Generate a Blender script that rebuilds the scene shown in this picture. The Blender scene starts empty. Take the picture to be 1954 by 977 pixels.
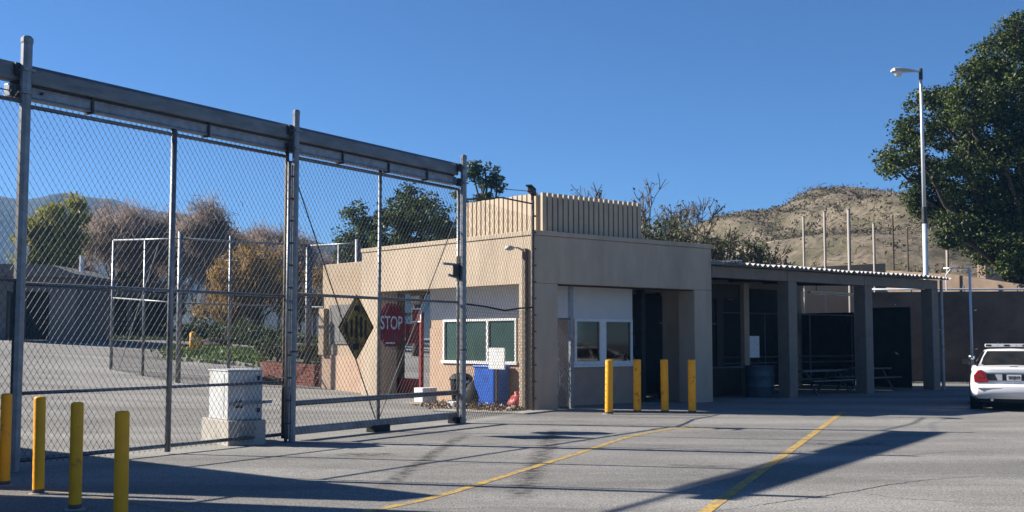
import bpy, math, random
import numpy as np
from mathutils import Vector, Matrix, noise

sc = bpy.context.scene
R = math.radians
# ------------------------------------------------------------------ camera, sky, sun, exposure
FPX, EYE = 2200.0, 1.7
PITCH = math.atan(161.5 / FPX)
CP, SP = math.cos(PITCH), math.sin(PITCH)
cam_d = bpy.data.cameras.new("camera")
cam_d.sensor_width = 36.0
cam_d.lens = FPX / 1954 * 36.0
cam_d.clip_start, cam_d.clip_end = 0.1, 6000
cam = bpy.data.objects.new("camera", cam_d)
sc.collection.objects.link(cam)
cam.location = (0, 0, EYE)
cam.rotation_euler = (R(90) + PITCH, 0, 0)
sc.camera = cam

SUN_EL, SUN_AZ = R(29.5), R(-76.0)
w = bpy.data.worlds.new("World")
sc.world = w
w.use_nodes = True
wn = w.node_tree
sky = wn.nodes.new("ShaderNodeTexSky")
sky.sky_type = 'NISHITA'
sky.sun_disc = False
sky.sun_elevation, sky.sun_rotation = SUN_EL, SUN_AZ
sky.altitude = 0
sky.air_density, sky.dust_density, sky.ozone_density = 0.8, 0.0, 10.0
bg = wn.nodes["Background"]
bg.inputs[1].default_value = 0.05
wn.links.new(sky.outputs[0], bg.inputs[0])
sd = bpy.data.lights.new("sun", 'SUN')
sd.energy, sd.angle, sd.color = 5.0, R(0.5), (1.0, 0.93, 0.82)
sun = bpy.data.objects.new("sun", sd)
sc.collection.objects.link(sun)
sdir = Vector((math.sin(SUN_AZ) * math.cos(SUN_EL), math.cos(SUN_AZ) * math.cos(SUN_EL), math.sin(SUN_EL)))
sun.rotation_euler = sdir.to_track_quat('Z', 'Y').to_euler()
sun.location = (-20, 5, 30)
sc.view_settings.view_transform = 'Standard'
sc.view_settings.look = 'None'
sc.view_settings.gamma = 1
sc.view_settings.use_curve_mapping = False
sc.view_settings.exposure = 1.32
sc.cycles.max_bounces = 6
sc.cycles.diffuse_bounces = 2
sc.cycles.glossy_bounces = 2
sc.cycles.transparent_max_bounces = 12
sc.cycles.volume_bounces = 0

# ------------------------------------------------------------------ frames and helpers
rng = random.Random(7)
nrg = np.random.default_rng(7)
G0 = Vector((-6.484, 15.165, 0)); GA = R(58.06)          # gate line: x along the gate, y to the inside
C0 = Vector((0.543, 27.978, 0)); BA = R(40.5)            # building: x along the front, y along the side
GD = Vector((math.cos(GA), math.sin(GA), 0)); GN = Vector((-math.sin(GA), math.cos(GA), 0))
BF = Vector((math.cos(BA), math.sin(BA), 0)); BL = Vector((-math.sin(BA), math.cos(BA), 0))

def gw(x, y=0, z=0): return G0 + GD * x + GN * y + Vector((0, 0, z))
def bw(x, y=0, z=0): return C0 + BF * x + BL * y + Vector((0, 0, z))

def ray(u, v):
    x = (u - 977) / FPX; z = (488.5 - v) / FPX
    return Vector((x, CP - z * SP, SP + z * CP))
def at(u, v, Y):
    r = ray(u, v); return Vector((0, 0, EYE)) + r * (Y / r.y)
def gp(u, v):
    r = ray(u, v); return Vector((0, 0, EYE)) + r * (-EYE / r.z)

def smooth(t):
    t = min(1, max(0, t)); return t * t * (3 - 2 * t)
def gz(x, y):
    d = (x - G0.x) * GN.x + (y - G0.y) * GN.y
    h = 0.032 * max(0, min(d, 38) - 4) + 0.028 * max(0, min(d, 38) - 15) + 0.004 * max(0, d - 38)
    return h * smooth((6 - x) / 8.0)
def onG(u, Y):
    p = at(u, 650, Y); p.z = gz(p.x, p.y); return p

class MB:
    def __init__(s): s.v = []; s.f = []
    def add(s, vs, fs):
        o = len(s.v); s.v += [tuple(v) for v in vs]; s.f += [tuple(i + o for i in f) for f in fs]; return s
    def box(s, x0, y0, z0, x1, y1, z1):
        return s.add([(x0,y0,z0),(x1,y0,z0),(x1,y1,z0),(x0,y1,z0),(x0,y0,z1),(x1,y0,z1),(x1,y1,z1),(x0,y1,z1)],
                     [(0,3,2,1),(4,5,6,7),(0,1,5,4),(1,2,6,5),(2,3,7,6),(3,0,4,7)])
    def bar(s, p, q, wd, ht, up=(0,0,1)):
        p, q, up = Vector(p), Vector(q), Vector(up)
        d = (q - p).normalized(); a = d.cross(up)
        if a.length < 1e-4: a = d.cross(Vector((1, 0, 0)))
        a.normalize(); b = a.cross(d).normalized()
        a *= wd / 2; b *= ht / 2
        return s.add([p-a-b,p+a-b,p+a+b,p-a+b,q-a-b,q+a-b,q+a+b,q-a+b],
                     [(0,1,2,3),(7,6,5,4),(0,4,5,1),(1,5,6,2),(2,6,7,3),(3,7,4,0)])
    def tube(s, pts, r, n=8, cap=True, phase=0.0):
        pts = [Vector(p) for p in pts]; m = len(pts)
        rs = r if isinstance(r, (list, tuple)) else [r] * m
        d0 = (pts[1] - pts[0]).normalized()
        a = d0.cross(Vector((0, 0, 1)))
        if a.length < 1e-3: a = Vector((1, 0, 0))
        a.normalize(); vs = []; fs = []
        for i in range(m):
            d = (pts[min(i+1, m-1)] - pts[max(i-1, 0)]).normalized()
            a = (a - d * a.dot(d))
            if a.length < 1e-5: a = d.orthogonal()
            a.normalize(); b = d.cross(a)
            for k in range(n):
                t = 2 * math.pi * k / n + phase
                vs.append(pts[i] + (a * math.cos(t) + b * math.sin(t)) * rs[i])
        for i in range(m - 1):
            for k in range(n):
                k2 = (k + 1) % n
                fs.append((i*n+k, i*n+k2, (i+1)*n+k2, (i+1)*n+k))
        if cap:
            fs.append(tuple(range(n-1, -1, -1))); fs.append(tuple((m-1)*n + k for k in range(n)))
        return s.add(vs, fs)
    def lathe(s, prof, n=16, c=(0,0,0)):
        vs = []; fs = []; m = len(prof)
        for r, z in prof:
            for k in range(n):
                t = 2*math.pi*k/n; vs.append((c[0]+r*math.cos(t), c[1]+r*math.sin(t), c[2]+z))
        for i in range(m-1):
            for k in range(n):
                k2 = (k+1) % n; fs.append((i*n+k, i*n+k2, (i+1)*n+k2, (i+1)*n+k))
        fs.append(tuple(range(n-1,-1,-1))); fs.append(tuple((m-1)*n+k for k in range(n)))
        return s.add(vs, fs)
    def prism(s, poly, z0, z1):
        n = len(poly)
        vs = [(x,y,z0) for x,y in poly] + [(x,y,z1) for x,y in poly]
        fs = [tuple(range(n-1,-1,-1)), tuple(range(n,2*n))]
        for k in range(n):
            k2 = (k+1) % n; fs.append((k,k2,n+k2,n+k))
        return s.add(vs, fs)
    def vprism(s, poly, y0, y1):                 # outline in x,z given depth in y
        n = len(poly)
        vs = [(x,y0,z) for x,z in poly] + [(x,y1,z) for x,z in poly]
        fs = [tuple(range(n)), tuple(range(2*n-1,n-1,-1))]
        for k in range(n):
            k2 = (k+1) % n; fs.append((k2,k,n+k,n+k2))
        return s.add(vs, fs)
    def mesh(s, name):
        me = bpy.data.meshes.new(name); me.from_pydata(s.v, [], s.f); me.update(); return me

def link(o, parent=None):
    sc.collection.objects.link(o)
    if parent is not None: o.parent = parent
    return o
def obj(name, mb, m, parent=None, loc=None, rz=0, smooth_=False, bevel=0, kind=None, label=None):
    me = mb.mesh(name) if isinstance(mb, MB) else mb
    o = bpy.data.objects.new(name, me)
    if m is not None and not me.materials: me.materials.append(m)
    link(o, parent)
    if loc is not None: o.location = loc
    o.rotation_euler.z = rz
    if smooth_:
        me.polygons.foreach_set('use_smooth', [True] * len(me.polygons))
    if bevel:
        b = o.modifiers.new('bevel', 'BEVEL'); b.width = bevel; b.segments = 2; b.limit_method = 'ANGLE'
    if kind: o['kind'] = kind
    if label: o['label'] = label
    return o
def tag(o, label, cat, group=None):
    o['label'] = label; o['category'] = cat
    if group: o['group'] = group
    return o
def thing(name, label, cat, loc=(0,0,0), rz=0, group=None):
    o = bpy.data.objects.new(name, None); o.empty_display_size = 0.3; link(o)
    o.location = loc; o.rotation_euler.z = rz
    return tag(o, label, cat, group)
def dup(root, loc, rz=None, label=None, sca=None):
    def cp(o, par):
        c = o.copy(); sc.collection.objects.link(c)
        if par is not None: c.parent = par
        for ch in list(o.children): cp(ch, c)
        return c
    r = cp(root, None); r.location = loc
    if rz is not None: r.rotation_euler.z = rz
    if sca is not None: r.scale = sca
    if label: r['label'] = label
    return r
def np_mesh(name, verts, quads):
    me = bpy.data.meshes.new(name)
    n = len(quads); k = quads.shape[1]
    me.vertices.add(len(verts)); me.vertices.foreach_set('co', np.asarray(verts, np.float32).ravel())
    me.loops.add(n * k); me.loops.foreach_set('vertex_index', np.asarray(quads, np.int32).ravel())
    me.polygons.add(n); me.polygons.foreach_set('loop_start', np.arange(0, n*k, k, dtype=np.int32))
    me.update(calc_edges=True); return me

# ------------------------------------------------------------------ materials
def pm(name, c1, c2=None, scale=3.0, rough=0.8, metal=0.0, bump=0.0, bscale=None, stain=None, sscale=0.4, spec=0.3, coord='P', stretch=(1,1,1), samt=1.0, slo=.52, shi=.72):
    m = bpy.data.materials.new(name); m.use_nodes = True
    nt = m.node_tree; N, Lk = nt.nodes, nt.links
    b = N["Principled BSDF"]
    b.inputs['Roughness'].default_value = rough; b.inputs['Metallic'].default_value = metal
    b.inputs['Specular IOR Level'].default_value = spec
    if coord == 'P': co = N.new("ShaderNodeNewGeometry").outputs['Position']
    else: co = N.new("ShaderNodeTexCoord").outputs['Object']
    mp = N.new("ShaderNodeMapping"); mp.inputs['Scale'].default_value = stretch
    Lk.new(co, mp.inputs['Vector']); co = mp.outputs['Vector']
    c2 = c2 or tuple(x * .8 for x in c1)
    no = N.new("ShaderNodeTexNoise"); no.inputs['Scale'].default_value = scale; no.inputs['Detail'].default_value = 6
    no.inputs['Roughness'].default_value = .65
    Lk.new(co, no.inputs['Vector'])
    r = N.new("ShaderNodeValToRGB"); r.color_ramp.elements[0].position = .32; r.color_ramp.elements[1].position = .68
    r.color_ramp.elements[0].color = (*c1, 1); r.color_ramp.elements[1].color = (*c2, 1)
    Lk.new(no.outputs[0], r.inputs[0]); out = r.outputs[0]
    if stain:
        n2 = N.new("ShaderNodeTexNoise"); n2.inputs['Scale'].default_value = sscale; n2.inputs['Detail'].default_value = 8; n2.inputs['Roughness'].default_value = .6
        Lk.new(co, n2.inputs['Vector'])
        mr = N.new("ShaderNodeMapRange"); mr.inputs[1].default_value = slo; mr.inputs[2].default_value = shi; mr.inputs[4].default_value = samt
        Lk.new(n2.outputs[0], mr.inputs[0])
        mx = N.new("ShaderNodeMix"); mx.data_type = 'RGBA'
        Lk.new(mr.outputs[0], mx.inputs[0]); Lk.new(out, mx.inputs[6]); mx.inputs[7].default_value = (*stain, 1)
        out = mx.outputs[2]
    Lk.new(out, b.inputs['Base Color'])
    if bump:
        n3 = N.new("ShaderNodeTexNoise"); n3.inputs['Scale'].default_value = bscale or scale * 6; n3.inputs['Detail'].default_value = 5
        Lk.new(co, n3.inputs['Vector'])
        bp = N.new("ShaderNodeBump"); bp.inputs['Strength'].default_value = bump; bp.inputs['Distance'].default_value = .02
        Lk.new(n3.outputs[0], bp.inputs['Height']); Lk.new(bp.outputs[0], b.inputs['Normal'])
    return m

def leafmat(name, cols, rough=.55, trans=.25):
    m = bpy.data.materials.new(name); m.use_nodes = True
    nt = m.node_tree; N, Lk = nt.nodes, nt.links; b = N["Principled BSDF"]
    g = N.new("ShaderNodeNewGeometry"); r = N.new("ShaderNodeValToRGB")
    els = r.color_ramp.elements
    els[0].color = (*cols[0], 1); els[1].color = (*cols[-1], 1)
    for i, c in enumerate(cols[1:-1]):
        e = els.new((i + 1) / (len(cols) - 1)); e.color = (*c, 1)
    Lk.new(g.outputs['Random Per Island'], r.inputs[0])
    no = N.new("ShaderNodeTexNoise"); no.inputs['Scale'].default_value = .45; Lk.new(g.outputs['Position'], no.inputs['Vector'])
    mr = N.new("ShaderNodeMapRange"); mr.inputs[1].default_value = .35; mr.inputs[2].default_value = .65; mr.inputs[3].default_value = .7; mr.inputs[4].default_value = 1.3
    Lk.new(no.outputs[0], mr.inputs[0])
    mu = N.new("ShaderNodeVectorMath"); mu.operation = 'SCALE'; Lk.new(r.outputs[0], mu.inputs[0]); Lk.new(mr.outputs[0], mu.inputs['Scale'])
    Lk.new(mu.outputs[0], b.inputs['Base Color'])
    b.inputs['Roughness'].default_value = rough; b.inputs['Specular IOR Level'].default_value = .25
    if trans:
        t = N.new("ShaderNodeBsdfTranslucent"); Lk.new(mu.outputs[0], t.inputs[0])
        ms = N.new("ShaderNodeMixShader"); ms.inputs[0].default_value = trans
        Lk.new(b.outputs[0], ms.inputs[1]); Lk.new(t.outputs[0], ms.inputs[2]); Lk.new(ms.outputs[0], N["Material Output"].inputs[0])
    return m

M = {}
M['asphalt'] = pm('asphalt', (.262,.252,.233), (.178,.172,.162), 9, .92, bump=.35, bscale=45, stain=(.15,.145,.137), sscale=.32, samt=.75)
M['steel'] = pm('galvanized_steel', (.25,.265,.28), (.15,.16,.175), 7, .45, .6, bump=.08, bscale=60, stain=(.15,.135,.12), sscale=2.2, samt=.6)
M['beamsteel'] = pm('weathered_beam_steel', (.19,.20,.21), (.10,.107,.115), 3, .5, .5, bump=.08, bscale=40, stain=(.20,.20,.195), sscale=1.3, samt=.5, stretch=(.6,.6,2))
M['wire'] = pm('wire', (.036,.039,.043), (.024,.026,.029), 3, .6, .2)
M['rust'] = pm('rusty_steel', (.17,.13,.10), (.09,.075,.065), 8, .75, .2)
M['darksteel'] = pm('dark_steel', (.055,.058,.062), (.03,.031,.033), 9, .55, .3)
M['yellow'] = pm('yellow_paint', (.95,.41,.010), (.84,.355,.009), 5, .5, 0, bump=.12, bscale=30, stain=(.22,.13,.03), sscale=5.5, samt=.8, slo=.58, shi=.68)
M['line'] = pm('line_paint', (.56,.34,.05), (.40,.27,.07), 14, .8, 0, stain=(.20,.185,.155), sscale=7, samt=.9, slo=.45, shi=.60)
M['line_old'] = pm('worn_line_paint', (.24,.2,.14), (.3,.2,.12), 14, .85)
M['stucco'] = pm('stucco', (.45,.365,.275), (.385,.31,.232), 2.2, .92, 0, bump=.55, bscale=18, stain=(.29,.232,.175), sscale=.8, samt=.8, stretch=(1.3,1.3,.4), slo=.48, shi=.75)
M['screenpaint'] = pm('ribbed_panel_paint', (.44,.35,.25), (.40,.32,.23), 3, .6, 0, stain=(.28,.21,.15), sscale=1.5, samt=.4)
M['boothwhite'] = pm('white_wall_paint', (.62,.62,.63), (.56,.56,.575), 2, .85, 0, bump=.12, bscale=50, stain=(.46,.45,.45), sscale=1.2, samt=.5)
M['salmon'] = pm('salmon_wall_paint', (.42,.295,.212), (.37,.255,.182), 3, .85, 0, bump=.2, bscale=45, stain=(.33,.21,.16), sscale=1.5, samt=.6)
M['white'] = pm('white_paint', (.75,.75,.74), (.66,.66,.65), 6, .5, 0, stain=(.45,.43,.40), sscale=3, samt=.4)
M['glass'] = pm('dark_glass', (.010,.012,.012), (.03,.026,.02), 2.5, .08, 0, spec=.18)
M['clearglass'] = bpy.data.materials.new('clear_window_glass'); M['clearglass'].use_nodes = True
_n = M['clearglass'].node_tree; _t = _n.nodes.new("ShaderNodeBsdfTransparent"); _t.inputs[0].default_value = (.62,.66,.64,1)
_g = _n.nodes.new("ShaderNodeBsdfGlossy"); _g.inputs['Roughness'].default_value = .04; _m = _n.nodes.new("ShaderNodeMixShader")
_f = _n.nodes.new("ShaderNodeFresnel"); _f.inputs[0].default_value = 1.45
_n.links.new(_f.outputs[0], _m.inputs[0]); _n.links.new(_t.outputs[0], _m.inputs[1]); _n.links.new(_g.outputs[0], _m.inputs[2]); _n.links.new(_m.outputs[0], _n.nodes["Material Output"].inputs[0])
M['glassgreen'] = pm('green_tinted_glass', (.035,.075,.065), (.022,.05,.045), 1.5, .12, 0, spec=.3)
M['concrete'] = pm('concrete', (.36,.34,.31), (.27,.255,.235), 5, .9, 0, bump=.3, bscale=35, stain=(.2,.185,.165), sscale=1.1, samt=.7)
M['boxpaint'] = pm('cabinet_paint', (.46,.475,.485), (.40,.415,.43), 5, .5, .1, stain=(.34,.31,.27), sscale=3, samt=.5)
M['red'] = pm('red_sign_paint', (.23,.010,.017), (.19,.008,.013), 4, .4, 0)
M['darkred'] = pm('dark_red_paint', (.24,.022,.025), (.17,.016,.018), 5, .55, 0)
M['signwhite'] = pm('white_lettering', (.75,.74,.72), (.62,.6,.58), 14, .5, 0)
M['signyellow'] = pm('faded_sign_yellow', (.40,.25,.045), (.24,.15,.035), 10, .6, 0, stain=(.05,.036,.02), sscale=6, samt=.9, slo=.46, shi=.60)
M['signblack'] = pm('black_lettering', (.012,.012,.012), (.022,.02,.018), 14, .6, 0)
M['blue'] = pm('blue_plastic', (.012,.11,.52), (.01,.075,.40), 5, .45, 0, stain=(.01,.04,.19), sscale=3, samt=.7)
M['black'] = pm('black_plastic', (.012,.012,.015), (.02,.02,.023), 6, .65, 0, spec=.2)
M['redbag'] = pm('red_plastic_bag', (.42,.05,.045), (.28,.03,.03), 8, .45, 0, bump=.5, bscale=20)
M['roofmetal'] = pm('corrugated_metal', (.52,.52,.51), (.42,.42,.42), 4, .55, .1, stain=(.40,.36,.31), sscale=1.3, samt=.6)
M['shelterpaint'] = pm('shelter_paint', (.22,.185,.15), (.18,.15,.125), 3, .8, 0, bump=.12, bscale=30, stain=(.14,.12,.10), sscale=1.5, samt=.6)
M['darkwood'] = pm('dark_wood', (.05,.037,.027), (.03,.022,.017), 6, .8, 0, stretch=(1,1,.2))
M['drumblue'] = pm('blue_grey_drum_paint', (.065,.105,.135), (.05,.08,.105), 5, .5, .1)
M['bench'] = pm('bench_metal', (.11,.115,.125), (.075,.08,.088), 6, .5, .4)
M['fabric'] = pm('brown_windscreen_fabric', (.088,.06,.044), (.055,.038,.029), 2.5, .9, 0, bump=.3, bscale=14, stain=(.15,.11,.085), sscale=.5, samt=.8, slo=.45)
M['tan'] = pm('tan_wall', (.36,.28,.20), (.31,.24,.172), 1.5, .92, 0, bump=.3, bscale=10, stain=(.32,.23,.16), sscale=.6, samt=.6)
M['pinkwall'] = pm('pink_block_wall', (.36,.25,.195), (.30,.205,.16), 1.1, .92, 0, bump=.3, bscale=8, stain=(.27,.2,.15), sscale=.35, samt=.6)
M['brownwall'] = pm('brown_retaining_wall', (.22,.16,.115), (.16,.115,.085), 2, .92, 0, bump=.3, bscale=12, stain=(.1,.075,.06), sscale=.6, samt=.7)
M['greywall'] = pm('grey_wall', (.15,.145,.145), (.115,.112,.112), 1, .9, 0, bump=.2, bscale=12, stain=(.15,.145,.14), sscale=.4, samt=.6)
M['roofgrey'] = pm('grey_shingle_roof', (.17,.16,.155), (.11,.105,.1), 4, .9)
M['dark'] = pm('dark_recess', (.015,.015,.016), (.025,.024,.023), 3, .9)  # near-black standing in for deep shade in openings and shelter bays
M['pole'] = pm('painted_lamp_pole', (.60,.63,.66), (.5,.53,.56), 3, .45, .2, stain=(.35,.36,.37), sscale=1.2, samt=.5)
M['lamphead'] = pm('lamp_head_paint', (.50,.47,.43), (.4,.38,.35), 5, .55, .1)
M['polepaint'] = pm('hillside_pole_paint', (.30,.27,.235), (.24,.215,.19), 5, .6)
M['lens'] = pm('lamp_lens', (.55,.55,.52), (.5,.5,.48), 5, .2, 0, spec=.5)
M['bark'] = pm('bark', (.085,.062,.045), (.05,.038,.03), 6, .95, 0, bump=.5, bscale=14, stretch=(1,1,.3))
M['twig'] = pm('twig_bark', (.15,.115,.085), (.09,.07,.052), 5, .95)
M['twig_grey'] = pm('grey_twig_bark', (.24,.19,.165), (.17,.135,.115), 1.2, .95)
M['oakleaf'] = leafmat('oak_leaves', [(.016,.028,.008),(.034,.055,.013),(.058,.085,.018),(.11,.125,.03)], trans=.18)
M['darkleaf'] = leafmat('dark_leaves', [(.018,.036,.012),(.035,.06,.016),(.058,.088,.02),(.09,.12,.028)], trans=.2)
M['midleaf'] = leafmat('mid_green_leaves', [(.024,.045,.014),(.045,.075,.02),(.07,.105,.026),(.10,.13,.034)], trans=.2)
M['yellowleaf'] = leafmat('yellow_green_leaves', [(.13,.14,.02),(.21,.21,.03),(.28,.265,.036),(.33,.30,.045)], trans=.35)
M['orangeleaf'] = leafmat('ochre_leaves', [(.15,.09,.03),(.22,.135,.04),(.30,.19,.055),(.38,.25,.09)], trans=.45)
M['brownleaf'] = leafmat('dry_leaves', [(.075,.052,.036),(.105,.075,.05),(.13,.092,.062)], trans=.1)
M['shrubleaf'] = leafmat('shrub_leaves', [(.035,.05,.018),(.06,.075,.025),(.10,.105,.04),(.13,.115,.05)], trans=.2)
M['twigfine'] = leafmat('fine_twigs', [(.20,.16,.14),(.28,.225,.19),(.36,.28,.235)], rough=.9, trans=.45)
M['grassblade'] = leafmat('grass_blades', [(.06,.10,.02),(.09,.14,.03),(.13,.17,.04)], trans=.2)
M['lawn'] = pm('lawn_soil', (.07,.10,.028), (.11,.12,.04), 3, .95, 0, bump=.4, bscale=20)
M['soil'] = pm('planter_soil', (.13,.095,.065), (.09,.066,.046), 4, .95, 0, bump=.5, bscale=15)
M['brick'] = pm('red_planter_brick', (.27,.10,.07), (.2,.075,.055), 9, .9, 0, bump=.2, bscale=30)
M['carwhite'] = pm('white_car_paint', (.72,.72,.72), (.69,.69,.695), 2, .22, 0, spec=.5)
M['carblack'] = pm('black_car_paint', (.012,.012,.014), (.016,.016,.018), 2, .2, 0, spec=.5)
M['tyre'] = pm('tyre_rubber', (.02,.02,.02), (.03,.03,.03), 14, .85)
M['chrome'] = pm('chrome', (.5,.5,.52), (.42,.42,.44), 6, .2, .9)
M['tail'] = pm('tail_light_red', (.50,.012,.018), (.36,.008,.012), 10, .15, 0, spec=.5)
M['clear'] = pm('clear_lens', (.6,.6,.6), (.5,.5,.52), 16, .15, 0, spec=.5)
M['crack'] = pm('crack_filler', (.05,.048,.045), (.08,.076,.07), 14, .9)
M['debris'] = leafmat('debris_scraps', [(.16,.09,.045),(.30,.18,.09),(.09,.06,.04),(.40,.28,.17),(.06,.045,.04),(.45,.4,.33)], rough=.8, trans=0)
M['mountain'] = pm('mountain_scrub', (.016,.022,.018), (.026,.032,.024), .02, .95, 0, stain=(.015,.019,.012), sscale=.008)

# hill material: dry scrub over pale soil
def hillmat():
    m = pm('dry_hillside', (.205,.165,.118), (.062,.053,.036), 1.7, .95, 0, bump=1.0, bscale=3.0, stain=(.062,.058,.03), sscale=.30, samt=.8, slo=.46, shi=.60)
    nt = m.node_tree; N, Lk = nt.nodes, nt.links; b = N["Principled BSDF"]; src = b.inputs['Base Color'].links[0].from_socket
    n2 = N.new("ShaderNodeTexNoise"); n2.inputs['Scale'].default_value = .075; n2.inputs['Detail'].default_value = 7; n2.inputs['Roughness'].default_value = .55
    mp = N.new("ShaderNodeMapping"); mp.inputs['Scale'].default_value = (1, .7, 2.6); mp.inputs['Location'].default_value = (4, 0, 0)
    Lk.new(N.new("ShaderNodeNewGeometry").outputs['Position'], mp.inputs['Vector']); Lk.new(mp.outputs[0], n2.inputs['Vector'])
    mr = N.new("ShaderNodeMapRange"); mr.inputs[1].default_value = .53; mr.inputs[2].default_value = .60; mr.inputs[4].default_value = .85; Lk.new(n2.outputs[0], mr.inputs[0])
    mx = N.new("ShaderNodeMix"); mx.data_type = 'RGBA'; Lk.new(mr.outputs[0], mx.inputs[0]); Lk.new(src, mx.inputs[6]); mx.inputs[7].default_value = (.31,.255,.19,1)
    Lk.new(mx.outputs[2], b.inputs['Base Color'])
    return m
M['hill'] = hillmat()
M['scrub'] = leafmat('dry_scrub_leaves', [(.055,.052,.028),(.12,.10,.06),(.18,.145,.095),(.08,.075,.036),(.15,.12,.075)], rough=.9, trans=.1)

# ------------------------------------------------------------------ ground
def ground():
    xs = np.unique(np.concatenate([np.linspace(-600,-60,28), np.linspace(-60,40,68), np.linspace(40,600,28)]))
    ys = np.unique(np.concatenate([np.linspace(-30,0,8), np.linspace(0,100,68), np.linspace(100,900,40)]))
    V = [(x, y, gz(x, y)) for y in ys for x in xs]; nx = len(xs)
    Fc = [(j*nx+i, j*nx+i+1, (j+1)*nx+i+1, (j+1)*nx+i) for j in range(len(ys)-1) for i in range(nx-1)]
    mb = MB(); mb.add(V, Fc)
    o = obj('ground', mb, M['asphalt'], kind='structure', smooth_=True)
    nt = M['asphalt'].node_tree; N, Lk = nt.nodes, nt.links; b = N["Principled BSDF"]
    src = b.inputs['Base Color'].links[0].from_socket
    pos = N.new("ShaderNodeNewGeometry").outputs['Position']
    vo = N.new("ShaderNodeTexNoise"); vo.inputs['Scale'].default_value = 42; vo.inputs['Detail'].default_value = 2
    Lk.new(pos, vo.inputs['Vector'])
    mr = N.new("ShaderNodeMapRange"); mr.inputs[1].default_value = .35; mr.inputs[2].default_value = .65; mr.inputs[3].default_value = .5; mr.inputs[4].default_value = 1.45
    Lk.new(vo.outputs[0], mr.inputs[0])
    # dark scattered aggregate pits
    v2 = N.new("ShaderNodeTexVoronoi"); v2.inputs['Scale'].default_value = 16; Lk.new(pos, v2.inputs['Vector'])
    m2 = N.new("ShaderNodeMapRange"); m2.inputs[1].default_value = .05; m2.inputs[2].default_value = .16; m2.inputs[3].default_value = .45; m2.inputs[4].default_value = 1.0
    Lk.new(v2.outputs['Distance'], m2.inputs[0])
    # broad traffic bands along the gate road
    mp = N.new("ShaderNodeMapping"); mp.inputs['Scale'].default_value = (.12, .55, 1); mp.inputs['Rotation'].default_value = (0,0,.12); Lk.new(pos, mp.inputs['Vector'])
    n4 = N.new("ShaderNodeTexNoise"); n4.inputs['Scale'].default_value = 1.0; n4.inputs['Detail'].default_value = 7; n4.inputs['Roughness'].default_value = .6; Lk.new(mp.outputs[0], n4.inputs['Vector'])
    m4 = N.new("ShaderNodeMapRange"); m4.inputs[1].default_value = .38; m4.inputs[2].default_value = .62; m4.inputs[3].default_value = .72; m4.inputs[4].default_value = 1.16
    Lk.new(n4.outputs[0], m4.inputs[0])
    a = N.new("ShaderNodeMath"); a.operation = 'MULTIPLY'; Lk.new(mr.outputs[0], a.inputs[0]); Lk.new(m2.outputs[0], a.inputs[1])
    a2 = N.new("ShaderNodeMath"); a2.operation = 'MULTIPLY'; Lk.new(a.outputs[0], a2.inputs[0]); Lk.new(m4.outputs[0], a2.inputs[1])
    mu = N.new("ShaderNodeVectorMath"); mu.operation = 'SCALE'; Lk.new(src, mu.inputs[0]); Lk.new(a2.outputs[0], mu.inputs['Scale'])
    Lk.new(mu.outputs[0], b.inputs['Base Color'])
ground()

def strip(pts, wd, z, jit=0.0, taper=False, seed=1):
    rr = random.Random(seed); mb = MB(); pts = [Vector((p.x, p.y, 0)) for p in pts]
    dense = []
    for a, b in zip(pts[:-1], pts[1:]):
        n = max(2, int((b-a).length / .25))
        for i in range(n): dense.append(a.lerp(b, i/n))
    dense.append(pts[-1]); m = len(dense); vs = []; fs = []
    for i, p in enumerate(dense):
        d = (dense[min(i+1,m-1)] - dense[max(i-1,0)]).normalized(); n = Vector((-d.y, d.x, 0))
        c = p + n * jit * rr.uniform(-1,1)
        h = wd/2 * (rr.uniform(.75,1.15) if jit or taper else rr.uniform(.95,1.05))
        if taper: h *= math.sin(math.pi * (i+.4)/(m)) ** .5
        vs += [(*(c + n*h).xy, z), (*(c - n*h).xy, z)]
    for i in range(m-1): fs.append((2*i+1, 2*i+3, 2*i+2, 2*i))
    mb.add(vs, fs); return mb
def curve(pts, n=10):                           # Catmull-Rom through ground points
    P = [pts[0]*2-pts[1]] + pts + [pts[-1]*2-pts[-2]]; out = []
    for i in range(1, len(P)-2):
        for k in range(n):
            t = k/n; a,b,c,d = P[i-1],P[i],P[i+1],P[i+2]
            out.append(.5*((2*b)+(c-a)*t+(2*a-5*b+4*c-d)*t*t+(3*b-a-3*c+d)*t**3))
    out.append(pts[-1]); return out
lineA = curve([gp(u,v) for u,v in ((560,1010),(700,977),(840,946),(1000,897),(1100,866),(1200,834),(1262,822),(1325,814))])
obj('lane_line', strip(lineA, .115, .004), M['line'], kind='structure')
obj('lane_line', strip([gp(1240,818.5), gp(1400,818)], .09, .0045), M['line'], kind='structure')
obj('lane_line', strip(curve([gp(u,v) for u,v in ((1300,1010),(1345,977),(1460,894),(1560,822),(1608,786))]), .13, .004), M['line'], kind='structure')
obj('lane_line', strip(curve([gp(u,v) for u,v in ((85,938),(150,944),(250,958),(352,976),(430,995))]), .07, .004), M['line_old'], kind='structure')
for i, (pts, wd) in enumerate([
    (((1420,969),(1490,958),(1560,948),(1640,936),(1700,925),(1780,915),(1890,908)), .022),
    (((1640,940),(1720,951),(1800,956),(1954,966)), .014),
    (((1240,990),(1330,980),(1420,969)), .014),
    (((1040,935),(1200,932),(1330,940)), .010), (((560,905),(640,893),(760,900),(900,884),(1010,890)), .012), (((1060,800),(1150,806),(1260,803),(1420,809)), .02), (((1720,870),(1830,862),(1954,868)), .016), (((700,965),(820,972),(980,968),(1120,975)), .012)]):
    obj('pavement_crack', strip(curve([gp(*p) for p in pts], 6), wd, .003, jit=.02, taper=True, seed=i), M['crack'], kind='structure')

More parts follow.
